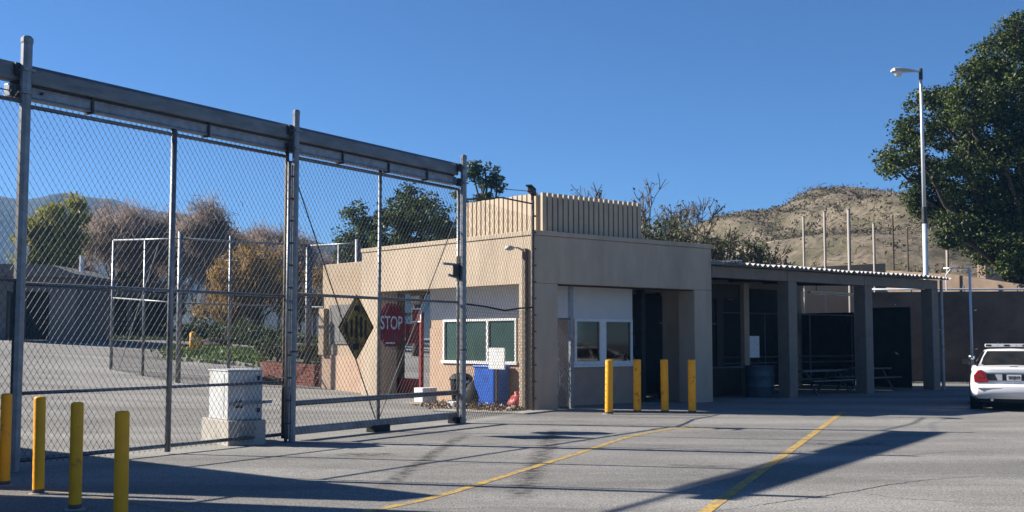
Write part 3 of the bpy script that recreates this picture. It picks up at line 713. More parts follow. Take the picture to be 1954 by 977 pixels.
# frame and panel inside the front opening
fp = bthing('chain_fence', 'narrow chain-link panel with blue-grey post inside the front opening', 'fence', .80, .32)
obj('post', MB().box(.66,-.05,-.1,.76,.05,3.1), M['steel'], fp)
obj('rail', pipe((0,0,2.25),(.66,0,2.25),.02), M['steel'], fp)
mesh_part(fp, 0, .66, .05, 2.25, -.02, seed=8, step=1.2)
wr = MB(); rr = random.Random(11)
for k in range(9):
    x0 = rr.uniform(.05,.6); pts_ = [(x0, .3, .02)]
    for j in range(5): pts_.append((x0 + rr.uniform(-.1,.3), .3+rr.uniform(-.08,.12), .3+j*.3))
    wr.tube(pts_, .012, 5)
tag(obj('cable_bundle', wr, M['white'], None, bw(.82,.34), BA), 'tangle of pale bent rods leaning behind narrow fence panel', 'cables')

# things seen deeper in the portal through the side opening
rd = bthing('door_frame', 'dark red steel door frame at the far end of the booth', 'door frame', .75, 5.62)
obj('jamb', MB().box(-.05,0,0,.05,.1,2.5), M['darkred'], rd)
obj('jamb', MB().box(-.05,1.6,0,.05,1.7,2.5), M['steel'], rd)
obj('header', MB().box(-.05,.1,2.4,.05,1.6,2.5), M['steel'], rd)
obj('base_panel', MB().box(-.04,.1,.18,.04,1.6,.62), M['darkred'], rd)
obj('door_sign', MB().box(-.06,.12,1.62,-.03,.75,2.18), M['darkred'], rd)
st = MB(); 
for k in range(6): st.box(-.066,.16+k*.09,1.80,-.061,.22+k*.09,1.80+.05+.03*(k%2))
obj('lettering', st, M['drumblue'], rd)
nb = bthing('number_sign', 'pale number plate reading 808 under the canopy', 'sign', .70, 5.9, 2.86)
obj('plate', MB().box(-.02,-.26,-.13,.0,.26,.13), M['tan'], nb)
nm = text_mesh('808', .26)
for v in nm.vertices: v.co = Vector((v.co.y - .024, -v.co.x, v.co.z))
obj('lettering', nm, M['white'], nb)
rs = bthing('small_sign', 'small dark red square sign beneath number plate', 'sign', .70, 5.85, 2.42)
obj('plate', MB().box(-.03,-.26,-.2,.0,.2,.2), M['white'], rs); obj('face', MB().box(-.034,-.22,-.16,-.0305,.16,.16), M['darkred'], rs)

# back of the portal: dark equipment and columns right of the booth
eq = bthing('equipment_cabinet', 'dark equipment cabinet with pale shelf beside booth', 'cabinet', 5.15, 1.9)
obj('body', MB().box(0,0,0,.55,.6,1.55), M['black'], eq, bevel=.02)
obj('tray', MB().box(-.1,-.14,.62,.42,-.002,.66), M['white'], eq)
obj('tray', MB().box(-.1,-.14,.48,.42,-.002,.52), M['bench'], eq)
obj('top_box', MB().box(.1,.1,1.55,.5,.5,1.85), M['darksteel'], eq)
obj('paper', MB().box(.12,-.006,1.06,.34,-.002,1.24), M['tan'], eq)
cl = bthing('dark_column', 'dark steel column just right of the booth', 'column', 5.22, 1.35)
obj('shaft', MB().box(0,0,0,.16,.2,3.17), M['darksteel'], cl); obj('base', MB().box(-.05,-.05,0,.21,.25,.06), M['darksteel'], cl)

# ------------------------------------------------------------------ patio shelter
sh = bthing('patio_shelter', 'open patio shelter with square posts and corrugated metal roof', 'shelter')
SPn = M['shelterpaint']
for x in (10.2, 14.3, 18.42): obj('post', MB().box(x,.0,-.1,x+.42,.42,3.48), SPn, sh, bevel=.015)
for x in (10.2, 14.3, 18.42): obj('post', MB().box(x,5.6,-.1,x+.3,5.9,3.6), SPn, sh, bevel=.015)
for a, b in ((6.69,10.19),(10.21,14.30),(14.31,18.86)): obj('beam', MB().box(a,.02,3.482,b,.30,3.80), SPn, sh, bevel=.01)
obj('beam', MB().box(6.69,5.62,3.605,18.9,5.86,3.95), SPn, sh)
for x in (8.4, 10.3, 12.3, 14.4, 16.4, 18.6): obj('rafter', MB().bar((x,.31,3.70),(x,5.61,3.9),.1,.18), M['darkwood'], sh)
def corr_roof():
    xs = np.linspace(6.72, 19.05, 12*49); amp, wl_ = .036, .25
    V = []; n = len(xs)
    for th in (0, -.004):
        for y, z in ((-.42,3.865),(6.1,4.24)):
            for i, x in enumerate(xs):
                V.append((x, y + .02*math.sin(x*3.1) + .05*noise.noise(Vector((x*2.3, 0, 0))), z + .03*noise.noise(Vector((x*.8, y, 5))) + amp*math.sin(2*math.pi*x/wl_) + .012*math.sin(x*.9) + th))
    Q = [(i, i+1, n+i+1, n+i) for i in range(n-1)] + [(2*n+i, 3*n+i, 3*n+i+1, 2*n+i+1) for i in range(n-1)]
    return MB().add(V, Q)
obj('corrugated_roof', corr_roof(), M['roofmetal'], sh, smooth_=True)
obj('eave_board', MB().box(6.7,-.3,3.802,19.0,-.27,3.822), SPn, sh)
obj('flashing', MB().bar((6.72,-.2,3.93),(7.5,-.15,3.96),.5,.02), M['white'], sh)
pc_ = bthing('fluorescent_fixture', 'long white tube light hanging under the shelter roof', 'light fixture', 14.1, 2.0, 3.3)
obj('body', MB().box(0,-.06,.0,2.9,.06,.06), M['white'], pc_); obj('tube', MB().tube([(.05,0,-.03),(2.85,0,-.03)], .02, 8), M['white'], pc_)
for x in (.4,2.5): obj('hanger', MB().box(x,-.01,.06,x+.02,.01,.45), M['darksteel'], pc_)

# partition inside first bay
pa = bthing('partition_wall', 'dark wooden partition with window openings and sill in the first shelter bay', 'partition', 6.7, 2.0)
obj('base_panel', MB().box(0,0,0,3.9,.1,.85), M['darkwood'], pa)
obj('sill', MB().box(0,-.12,.852,3.95,.02,.90), M['bench'], pa)
obj('header', MB().box(0,0,3.0,3.9,.1,3.45), M['darkwood'], pa)
obj('mullion', MB().box(2.6,.0,.90,2.9,.1,3.0), M['darkwood'], pa)
obj('rail', MB().box(0,.02,2.2,2.6,.06,2.24), M['bench'], pa)
obj('tan_post', MB().box(3.72,-.16,-.05,3.98,-.0,3.5), M['tan'], pa, bevel=.01)
obj('back_panel', MB().box(0.0,2.4,0,5.0,2.5,3.3), M['dark'], pa)  # both backings are near-black sheets added to darken this bay
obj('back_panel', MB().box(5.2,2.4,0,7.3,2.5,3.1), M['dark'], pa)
tag(obj('pole', MB().tube([(0,0,0),(0,0,2.0)], .035, 8), M['darkred'], None, bw(9.5,2.6)), 'thin red pole standing behind the partition window', 'pole')
dr = bthing('trash_drum', 'blue-grey metal drum beside the first shelter post', 'drum', 9.98, .95)
obj('drum', MB().lathe([(.42,0),(.44,.03),(.44,.3),(.455,.32),(.44,.34),(.44,.62),(.455,.64),(.44,.66),(.44,.9),(.46,.92),(.46,.95),(.42,.95),(.40,.7),(.05,.69)], 24), M['drumblue'], dr, smooth_=True)
tag(obj('crate', MB().box(-.18,-.2,0,.18,.2,.78), M['darkwood'], None, bw(10.35,1.3), BA, bevel=.01), 'dark brown crate behind the first shelter post next to drum', 'crate')
wbd = bthing('notice_board', 'pale small notice board on a stand behind the drum', 'board', 11.6, 2.6)
obj('panel', MB().box(0,0,1.15,.55,.03,1.85), M['white'], wbd); obj('leg', MB().box(.02,0,0,.06,.04,1.15), M['darksteel'], wbd); obj('leg', MB().box(.48,0,0,.52,.04,1.15), M['darksteel'], wbd)

def picnic(x, y, L_, lb):
    t = bthing('picnic_table', lb, 'picnic table', x, y); t['group'] = 'metal tables under the shelter'
    obj('tabletop', MB().box(0,-.35,.72,L_,.35,.765), M['bench'], t)
    for s_ in (-1, 1): obj('seat', MB().box(0,s_*.62-.13,.43,L_,s_*.62+.13,.465), M['bench'], t)
    for x_ in (.35, L_-.35):
        obj('leg', MB().bar((x_,-.62,0),(x_,-.2,.72),.05,.05).bar((x_,.62,0),(x_,.2,.72),.05,.05), M['bench'], t)
        obj('brace', MB().bar((x_,-.68,.41),(x_,.68,.41),.04,.04), M['bench'], t)
picnic(11.7, .95, 2.5, 'metal picnic table between the first and second shelter posts')
picnic(15.6, 1.6, 2.2, 'metal picnic table between the second and last shelter posts')
rl = bthing('pipe_railing', 'thin pipe railing across the back of the shelter bays', 'railing', 10.9, 3.4)
for z in (.95, 1.15, 2.62): obj('rail', pipe((0,0,z),(7.9,0,z),.022), M['bench'], rl)
for k in range(4): obj('post', pipe((k*2.6,0,0),(k*2.6,0,2.66),.025), M['bench'], rl)
mesh_part(rl, 0, 7.9, .1, 2.6, .03, seed=12, wd=.13, ht=.14, step=1.5)
# near-black panels added to keep the shelter bays and its end dark
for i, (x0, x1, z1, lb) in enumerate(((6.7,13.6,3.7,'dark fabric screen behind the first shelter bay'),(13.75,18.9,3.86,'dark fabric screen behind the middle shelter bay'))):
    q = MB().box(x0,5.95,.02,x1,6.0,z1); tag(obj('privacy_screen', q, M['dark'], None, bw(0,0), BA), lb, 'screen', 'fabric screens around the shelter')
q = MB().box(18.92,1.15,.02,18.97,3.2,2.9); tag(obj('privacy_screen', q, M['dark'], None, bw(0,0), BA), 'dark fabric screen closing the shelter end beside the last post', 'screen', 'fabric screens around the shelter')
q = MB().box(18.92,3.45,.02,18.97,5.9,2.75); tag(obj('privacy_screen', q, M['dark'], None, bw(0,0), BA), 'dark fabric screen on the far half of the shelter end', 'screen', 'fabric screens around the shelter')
tp = bthing('end_posts', 'pair of slim steel pipes just right of last shelter post', 'post', 18.98, -.02)
obj('pipe', pipe((0,0,-.1),(0,0,3.4),.05), M['steel'], tp); obj('pipe', pipe((.22,.1,-.1),(.22,.1,3.9),.055), M['steel'], tp)
tp.name = 'pipe_post'

# ------------------------------------------------------------------ lamp post
lq = at(1769,600,44); lq.z = 0; LH = at(1766,135,lq.y).z
lm = thing('street_lamp', 'tall pale steel lamp post with cobra head behind the shelter', 'street lamp', lq)
zs = LH*.55
obj('pole', MB().tube([(0,0,-.1),(0,0,zs)], [.115,.092], 12), M['pole'], lm, smooth_=True)
obj('pole', MB().tube([(0,0,zs),(0,0,LH)], [.075,.055], 12), M['pole'], lm, smooth_=True)
obj('collar', MB().tube([(0,0,zs-.5),(0,0,zs+.15)], .1, 12), M['darksteel'], lm)
obj('pole_cap', MB().tube([(0,0,LH-.35),(0,0,LH+.08)], .075, 10), M['darksteel'], lm)
obj('arm', MB().tube([(0,0,LH-.05),(-.3,-.05,LH-.02)], .04, 8), M['lamphead'], lm, smooth_=True)
hp = [(-.2,.0,.05),(-.45,.0,.09),(-.8,0,.13),(-1.05,0,.12),(-1.15,0,.06)]
hd = MB()
V = []; 
for (x,_,h) in hp:
    ww = h*1.5
    for (yy,zz) in ((-ww,0),(-ww*.8,h*.9),(0,h*1.25),(ww*.8,h*.9),(ww,0),(0,-.02)): V.append((x,yy,zz))
Fs = []
for i in range(len(hp)-1):
    for k in range(6): Fs.append((i*6+k,i*6+(k+1)%6,(i+1)*6+(k+1)%6,(i+1)*6+k))
Fs += [tuple(range(5,-1,-1)), tuple(range(24,30))]
hd.add(V, Fs)
obj('lamp_head', hd, M['lamphead'], lm, loc=(0,-.02,LH-.04), smooth_=False)
obj('lens', MB().lathe([(.03,-.20),(.12,-.15),(.17,-.05),(.18,0)], 12, (-.88,0,0)), M['lens'], lm, loc=(0,-.02,LH-.04), smooth_=True)

# ------------------------------------------------------------------ right background: fabric fence, retaining walls
P0, P1 = at(1640,550,47), at(2150,556,45.5); P0.z = P1.z = 0
dv = P1 - P0; fa = math.atan2(dv.y, dv.x); fl = dv.length
ff = thing('screened_fence', 'long dark fence covered in torn brown windscreen behind the police car', 'fence', P0, fa)
rr = random.Random(5)
fm = MB(); nx, nz = 60, 14
hx = lambda i, j: (fl*i/nx, .05*noise.noise(Vector((i*.35, j*.3, 4))), .05 + 3.62*j/nz)
V = [hx(i,j) for j in range(nz+1) for i in range(nx+1)]
holes = set()
while len(holes) < 12: holes.add((rr.randint(2,40), rr.randint(3,12)))
Q = [(j*(nx+1)+i, j*(nx+1)+i+1, (j+1)*(nx+1)+i+1, (j+1)*(nx+1)+i) for j in range(nz) for i in range(nx) if True]
obj('windscreen', fm.add(V, Q), M['fabric'], ff, smooth_=True)
obj('top_rail', MB().tube([(0,-.05,3.78),(fl*.33,-.05,3.77),(fl*.66,-.05,3.75),(fl,-.05,3.77)], .035, 8), M['pole'], ff, smooth_=True)
for k in range(6): obj('post', pipe((k*fl/5,.08,-.1),(k*fl/5,.08,3.9),.04), M['steel'], ff)
k = 0
for i, j in sorted(holes):
    x, y, z = hx(i, j); s_ = rr.uniform(.02,.05)
    obj('tear_flap', MB().add([(x,y-.03,z),(x+s_*1.8,y-.05,z+s_*.3),(x+s_*2,y-.06,z+s_),(x+.3*s_,y-.03,z+s_*.8)],[(0,1,2,3)]), M['white'], ff)  # white quads painting bright light through holes in the windscreen
gfp = [at(1800,512,44), at(1850,512,43.6)]
pf = thing('pipe_gateway', 'tall pale pipe gate frame left of the police car', 'pipe frame', (gfp[1].x, gfp[1].y, 0))
obj('upright', pipe((0,0,-.1),(0,0,gfp[1].z),.05), M['pole'], pf, smooth_=True)
obj('top_bar', pipe((0,0,gfp[1].z),(gfp[0].x-gfp[1].x,.4,gfp[0].z),.03), M['pole'], pf, smooth_=True)
obj('arm', MB().tube([(gfp[0].x-gfp[1].x+.1,.4,3.6),(gfp[0].x-gfp[1].x+.1,.4,4.2),(gfp[0].x-gfp[1].x+.3,.4,4.45)], .025, 6), M['pole'], pf)

def wall_between(name, label, u0, v0, Y0_, u1, v1, Y1_, th, m_, base=-.2, cat='wall'):
    a, b = at(u0,v0,Y0_), at(u1,v1,Y1_); d = (b-a); ang = math.atan2(d.y,d.x); l = math.hypot(d.x,d.y)
    mb = MB(); mb.add([(0,0,base-a.z*0),(l,0,base),(l,th,base),(0,th,base),(0,0,a.z),(l,0,b.z),(l,th,b.z),(0,th,a.z)],
        [(0,3,2,1),(4,5,6,7),(0,1,5,4),(1,2,6,5),(2,3,7,6),(3,0,4,7)])
    return tag(obj(name, mb, m_, None, (a.x,a.y,0), ang, bevel=.03), label, cat)
wall_between('retaining_wall', 'pale concrete retaining wall on the slope above shelter roof', 1515,511,53, 1690,502,56, .4, M['tan'])
wall_between('retaining_wall', 'brown shaded retaining wall behind the lamp post', 1690,516,54, 1800,523,51, .4, M['brownwall'])
wall_between('retaining_wall', 'brown low wall behind top rail of the screened fence', 1795,520,51, 1960,545,47.5, .4, M['brownwall'])
wall_between('block_wall', 'tall pink sunlit block wall behind the big oak', 1878,415,66, 2100,395,80, .5, M['pinkwall'])
for i, (u, vt, vb, Y, r, lb) in enumerate(((1533,414,508,52,.055,'leftmost thin hillside pole above shelter roof'),(1573,404,510,53,.06,'second thin hillside pole above the shelter roof'),(1619,400,513,50,.075,'thick pale hillside pole, tallest above the shelter roof'),
        (1667,427,516,51,.06,'short hillside pole standing in front of pale scarp'),(1703,412,520,54,.045,'thin brown pole just left of lamp post'),(1731,436,520,54,.04,'shortest thin brown pole beside lamp post'),(1806,430,512,53,.07,'hillside pole between the lamp post and oak'))):
    a = at(u,vt,Y); t = thing('fence_pole', lb, 'pole', (a.x,a.y,0), 0, 'bare fence poles on the hillside')
    obj('pole', MB().tube([(0,0,0),(0,0,a.z)], r, 8), M['polepaint'] if i not in (4,5) else M['bark'], t, smooth_=True)
    obj('cap', MB().tube([(0,0,a.z),(0,0,a.z+.04)], r*1.2, 8), M['polepaint'], t)

# hill
def hill():
    VS_DROP = 15
    us = [1000,1150,1300,1360,1430,1500,1545,1580,1620,1660,1700,1760,1850,1950,2100,2400]
    vs = [470,455,437,414,399,384,366,360,357,359,366,372,385,395,400,420]
    vs = [v + VS_DROP for v in vs]
    xs = np.linspace(2, 95, 150); ys = np.linspace(57, 165, 110); V = []
    for y in ys:
        for x in xs:
            u = 977 + x/y*FPX
            vr = np.interp(u, us, vs); zr = EYE + (650-vr)/FPX*133
            t = smooth((y-52)/(133-52)); h = zr*(t if y <= 133 else 1-.25*((y-133)/32)**1.5)
            # terraces and gullies
            h += 1.1*noise.fractal(Vector((x*.07,y*.07,2)), 1, 2, 4)*min(1,(y-57)/15)*(1 if y<120 else max(.15,(140-y)/25))
            h -= 2.6*abs(noise.noise(Vector((x*.13+y*.05, y*.05, 7))))*(1 if y<122 else max(.2,(140-y)/18))*min(1,(y-57)/15)
            h += 2.6*math.exp(-((x-33)/6.5)**2 - ((y-96)/15)**2) + 2.0*math.exp(-((x-58)/9)**2 - ((y-92)/13)**2)
            q = h/4.2; h += .55*math.sin(2*math.pi*q)*(.4+.6*noise.noise(Vector((x*.05,y*.05,21))))
            V.append((x, y, h*smooth((x-2)/10)))
    nx = len(xs)
    Q = [(j*nx+i, j*nx+i+1, (j+1)*nx+i+1, (j+1)*nx+i) for j in range(len(ys)-1) for i in range(nx-1)]
    o = obj('hill', MB().add(V, Q), M['hill'], kind='structure', smooth_=True)
    return np.array(V).reshape(len(ys), nx, 3)
HV = hill()
# scrub on the hill
def hill_scrub():
    ny, nx, _ = HV.shape; P = []
    for k in range(17000):
        j = int(nrg.integers(2, int(ny*.72))); i = int(nrg.integers(14, nx-2)); c = HV[j,i]
        if noise.noise(Vector((c[0]*.09, c[1]*.09, 3))) < -.05 and nrg.random() < .8: continue
        r = nrg.uniform(.15,.6); n = 10
        P.append(c + nrg.normal(0,1,(n,3))*np.array([r,r,r*.32]) + np.array([nrg.normal(0,.3),0,r*.12]))
    for i in range(14, nx-2):                          # ridge fringe
        for q in range(2):
            j = int(ny*.70)+int(nrg.integers(-4,2)); c = HV[j,i]; r = nrg.uniform(.2,.5)
            if nrg.random() < .55: P.append(c + nrg.normal(0,1,(22,3))*np.array([r,r,r*.4]) + np.array([0,0,r*.2]))
    P = np.concatenate(P); scatter_quads('scrub', P, .30, M['scrub'], up=1.2, asp=.2)
hill_scrub()
def hill_twigs():
    ny, nx, _ = HV.shape; rg = np.random.default_rng(9); P = []
    for k in range(1500):
        j = int(rg.integers(2, int(ny*.6))); i = int(rg.integers(14, nx-2)); c = HV[j,i]
        if noise.noise(Vector((c[0]*.07, c[1]*.07, 11))) < -.1: continue
        P.append(c + rg.normal(0,1,(9,3))*np.array([.8,.8,.25]) + np.array([0,0,.2]))
    P = np.concatenate(P); scatter_quads('dry_brush', P, 1.1, M['twig'], up=.8, asp=.022, rg=rg)
hill_twigs()
# fallen dead trunks on the hill
def hill_pt(u, Y):
    x = (u-977)/FPX*Y; F_ = HV.reshape(-1,3); k = np.argmin((F_[:,0]-x)**2+(F_[:,1]-Y)**2); return Vector((x, Y, F_[k,2]+.12))
for i, pts in enumerate((((1596,122),(1618,115),(1642,108),(1664,102)), ((1700,112),(1712,108),(1728,103)))):
    tag(obj('fallen_trunk', MB().tube([hill_pt(u,Y) for u, Y in pts], [.10+.03*k for k in range(len(pts))], 7), M['bark'], None), ('long dark dead trunk lying across the upper hillside','short dark dead trunk on hillside beside the thin brown poles')[i], 'dead tree')

# ------------------------------------------------------------------ trees
def limb(mb, p, q, r0, r1, rr, n=4, wob=.08, k=6):
    p, q = Vector(p), Vector(q); L_ = (q-p).length; pts = []
    for i in range(n+1):
        t = i/n; c = p.lerp(q, t)
        if 0 < i < n: c += Vector((rr.uniform(-1,1), rr.uniform(-1,1), rr.uniform(-.5,.5)))*L_*wob
        pts.append(c)
    mb.tube(pts, [r0+(r1-r0)*i/n for i in range(n+1)], k)
def crown_points(lobes, dens, clump, per, rg, squash=.8):
    P = []
    for c, r in lobes:
        n = max(4, int(dens * r * r))
        d = rg.normal(size=(n,3)); d /= np.linalg.norm(d,axis=1)[:,None]
        rad = r * rg.uniform(.35, 1.12, n) ** .6
        cc = np.array(c) + d * rad[:,None] * np.array([1,1,squash])
        for q in cc:
            m = int(per * rg.uniform(.5,1.5)); s = clump * rg.uniform(.6,1.35)
            e = rg.normal(size=(m,3)); e /= np.linalg.norm(e,axis=1)[:,None]
            P.append(q + e * (s * rg.uniform(.2,1,m) ** .5)[:,None] * np.array([1,1,.7]))
    return np.concatenate(P)
def leafy_tree(name, label, base, lobes, leaf, mat_, dens, clump, per, trunk_r=.25, group=None, seed=1, squash=.8, asp=.28):
    rr = random.Random(seed); rg = np.random.default_rng(seed)
    base = Vector(base); t = thing(name, label, 'tree', base, 0, group)
    L2 = [((Vector(c)-base), r) for c, r in lobes]
    top = sum((c for c, r in L2), Vector())/len(L2)
    fork = Vector((top.x*.35, top.y*.35, top.z*.45))
    tr = MB(); limb(tr, (0,0,-.2), fork, trunk_r, trunk_r*.7, rr, 5, .03, 9)
    tk = obj('trunk', tr, M['bark'], t, smooth_=True)
    for c, r in L2:
        lm_ = MB(); limb(lm_, fork*rr.uniform(.8,1), c + Vector((0,0,r*.3)), trunk_r*.5, .04, rr, 5, .07, 6)
        for _ in range(4):
            d = Vector((rr.uniform(-1,1),rr.uniform(-1,1),rr.uniform(-.3,.9)))*r*.8
            limb(lm_, c, c+d, .045, .012, rr, 3, .1, 4)
        obj('limb', lm_, M['bark'], tk, smooth_=True)
    P = crown_points([(tuple(c), r) for c, r in L2], dens, clump, per, rg, squash)
    o = scatter_quads('crown', P, leaf, mat_, t, rg=rg, up=.8 if asp > .2 else 1.8, asp=asp)
    return t
def lobe(u, v, rpx, Y, dy=0):
    return (tuple(at(u, v, Y+dy)), rpx/FPX*Y)
YO = 50
rr = random.Random(21)
oak = [lobe(u,v,r,YO,rr.uniform(-2,2)) for u,v,r in ((1722,292,38),(1700,318,26),(1738,250,34),(1772,205,36),(1800,180,24),(1760,330,42),(1812,250,55),(1780,385,42),(1742,372,22),(1845,330,58),(1850,200,52),(1880,150,46),
    (1905,110,40),(1935,75,38),(1960,60,45),(1930,180,62),(1905,260,62),(1960,270,70),(1835,410,52),(1890,380,58),(1945,380,60),(1860,462,40),(1815,440,34),(1905,450,40),(1890,498,24),(1950,470,46),(1985,170,80),(2010,330,90),(2030,110,70),(2040,430,70),(1940,500,30),(1870,300,50),(1925,440,50),(1980,480,50),(1900,410,46),(2000,400,60))]
leafy_tree('oak_tree', 'large dark green oak filling the right edge above the police car', (at(1985,650,YO).x,YO,0), oak, .15, M['oakleaf'], 30, .50, 100, .30, seed=4)
YD = 62
rr = random.Random(22)
lob = [lobe(u,v,r,YD,rr.uniform(-2,2)) for u,v,r in ((790,385,38),(768,412,40),(812,410,42),(838,440,38),(800,450,46),(750,450,40),(858,462,30),(775,480,40),(830,482,40),(740,487,36))]
leafy_tree('broadleaf_tree', 'rounded dark green tree rising behind the flat stucco roof', (at(795,650,YD).x,YD,gz(-5,62)), lob, .2, M['darkleaf'], 22, .55, 60, .3, 'trees behind the gatehouse', 5)
lob = [lobe(u,v,r,66,0) for u,v,r in ((678,410,24),(690,440,32),(660,455,22),(705,470,34),(672,480,28),(722,432,24),(735,405,20),(655,500,22))]
leafy_tree('broadleaf_tree', 'smaller lighter green tree left of the rounded dark tree', (at(690,650,66).x,66,gz(-9,66)), lob, .2, M['midleaf'], 22, .5, 60, .25, 'trees behind the gatehouse', 6)
lob = [lobe(u,v,r,55,0) for u,v,r in ((900,328,17),(925,325,20),(945,335,18),(930,350,20),(905,312,12),(950,355,12),(915,375,20),(935,382,18),(890,395,24),(905,410,26),(880,375,12))]
leafy_tree('broadleaf_tree', 'tufted tree showing behind last gate post over the roof screen', (at(905,650,55).x,55,gz(-2,55)), lob, .16, M['darkleaf'], 24, .36, 55, .2, 'trees behind the gatehouse', 7)

def bare_tree(name, label, base, h, spread, mat_, seed, leaves=None, ldens=0, group=None, depth=5, r0=.16, lean=(0,0), twig=.012, leaf=.14, asp=.28, lsp=.22):
    rr = random.Random(seed); rg = np.random.default_rng(seed)
    t = thing(name, label, 'tree', base, 0, group); tr = MB(); br = MB(); tips = []
    def rec(p, d, L_, r, k):
        q = p + d*L_; mid = p.lerp(q,.5) + Vector((rr.uniform(-1,1),rr.uniform(-1,1),rr.uniform(-1,1)))*L_*.07
        (tr if k == depth else br).tube([p, mid, q], [r, r*.85, max(twig*.7, r*.68)], 6 if k >= depth-1 else 3, cap=False)
        if k <= 2: tips.append(q); tips.append(mid)
        if k == 0: return
        for _ in range(rr.choice((2,3,3)) if k > 1 else 3):
            nd = (d + Vector((rr.uniform(-1,1),rr.uniform(-1,1),rr.uniform(-.35,.8)))*spread).normalized()
            rec(p.lerp(q, rr.uniform(.6,1)), nd, L_*rr.uniform(.62,.86), max(twig, r*.6), k-1)
    rec(Vector((0,0,-.1)), Vector((lean[0],lean[1],1)).normalized(), h*.26, r0, depth)
    tk = obj('trunk', tr, mat_, t, smooth_=True); obj('branches', br, mat_, t)
    if leaves is not None and ldens:
        T = np.array([tuple(v) for v in tips]); idx = rg.integers(0, len(T), int(len(T)*ldens))
        scatter_quads('crown', T[idx] + rg.normal(0,lsp,(len(idx),3)), leaf, leaves, t, rg=rg, up=.8 if asp > .2 else 1.6, asp=asp)
    return t
# twiggy shrubs between building and hill
sp = [(1305,56,8.4,(-.15,0),'bare twiggy tree rising beside the roof screen',11),(1335,60,8.2,(-.2,0),'bare twiggy tree between roof screen and the hillside',12),(1400,58,6.6,(.1,0),'low twiggy tree at the foot of the hill',13),
      (1455,62,7.2,(.2,0),'sparse leafy shrub tree on the hill slope left of the poles',14),(1500,66,7.5,(-.3,0),'sparse shrub tree behind the leftmost hillside poles',15),(1720,60,7.0,(.3,0),'thin bare tree on the slope behind lamp post',16),(1282,53,6.6,(-.12,0),'leaning twiggy tree closest to the roof screen corner',17),(1345,54,6.4,(-.3,0),'leaning bare tree with long sprays over the stucco parapet',18),(1375,55,6.0,(-.3,0),'bare spreading tree behind left end of corrugated roof',19),(1440,57,6.4,(.35,0),'bare spreading tree left of the leftmost hillside pole',20)]
for u, Y, h, ln, lb, sd_i in sp:
    b = at(u,650,Y); bare_tree('bare_tree', lb, (b.x,b.y,0), h*(1.5 if sd_i < 13 else 1.5 if sd_i > 16 else 1.15), .72, M['twig'], sd_i, M['shrubleaf'], 0.5 if sd_i < 13 else .9, 'twiggy trees below the hill', lean=ln, twig=.021, leaf=.16, depth=6, lsp=.05)
# low leafy bush mass beside the screen
for i, (u, v, r, Y, lb) in enumerate(((1255,440,34,50,'olive green bush just right of the roof screen'),(1310,462,34,52,'olive bush behind the right end of stucco parapet'),(1372,470,30,54,'scrubby bush above the left end of the shelter roof'),(1440,480,24,56,'scrubby bush above the shelter roof near hill foot'))):
    c, rad = lobe(u,v,r,Y); b = (c[0],c[1],0)
    rr = random.Random(30+i); lob = [((c[0]+rr.uniform(-1,1)*rad, c[1]+rr.uniform(-.5,.5), c[2]+rr.uniform(-.9,.3)*rad), rad*rr.uniform(.5,.8)) for _ in range(6)]
    t_ = leafy_tree('bush', lb, b, lob, .2, M['shrubleaf'], 14, .5, 34, .08, 'bushes behind the gatehouse', 40+i, .8, .16); t_['category'] = 'bush'

# left background trees seen through the gate
lob = [lobe(u,v,r,78,0) for u,v,r in ((78,432,22),(66,455,26),(98,412,15),(118,398,16),(138,392,14),(150,410,16),(128,428,20),(96,462,28),(70,492,26),(58,522,20),(120,478,24),(150,455,16),(112,515,22),(88,505,22),(52,478,12))]
leafy_tree('willow_tree', 'yellow-green willow behind the low grey house', (at(105,650,78).x,78,gz(-31,78)), lob, .42, M['yellowleaf'], 15, .8, 110, .3, None, 8, .9, .13)
for i, (u, Y, h, lb) in enumerate(((165,88,11.5,'bare brown tree directly right of the yellow-green willow'),(215,82,10.5,'bare brown tree behind the far fence corner'),(265,86,12.5,'tallest bare brown tree above the inner fence'),(315,84,11.5,'bare brown tree left of inner corner post'),
                              (370,80,9.8,'bare brown tree right of the inner corner post'),(425,84,9.6,'bare brown tree beyond the ochre foliage'),(480,88,10.0,'bare brown tree behind the ochre foliage near keeper post'),(535,90,10.0,'bare brown tree seen beside the middle gate post'),(600,92,9.6,'bare brown tree behind the beige annex'),(240,95,11.5,'bare brown tree farthest behind the inner fence'),(345,96,11.0,'bare brown tree far behind the inner corner post'))):
    b = onG(u, Y); bare_tree('bare_tree', lb, b, h*1.06, .66, M['twig_grey'], 50+i, M['twigfine'], 14.0, 'bare brown trees beyond the gate', twig=.02, leaf=.75, depth=6, asp=.03, lsp=.4)
for i, (u, v, r, Y, lb) in enumerate(((500,540,52,70,'ochre leaved tree left of keeper post'),(450,560,42,71,'low ochre foliage tree beside inner fence post'),(570,560,32,73,'ochre leaved tree right of the middle gate post'),(290,565,36,76,'dull brown-green leafy tree behind inner corner fence'))):
    c, rad = lobe(u,v,r,Y); rr = random.Random(60+i); b = onG(u,Y)
    lob = [((c[0]+rr.uniform(-1.5,1.5)*rad, c[1]+rr.uniform(-1,1), c[2]+rr.uniform(-1,1)*rad), rad*rr.uniform(.35,.7)) for _ in range(10)]
    leafy_tree('ochre_tree' if i < 3 else 'brown_tree', lb, b, lob, .5, M['orangeleaf'] if i < 3 else M['brownleaf'], 14, .75, 80, .16, 'autumn trees beyond the gate', 70+i, .9, .07)

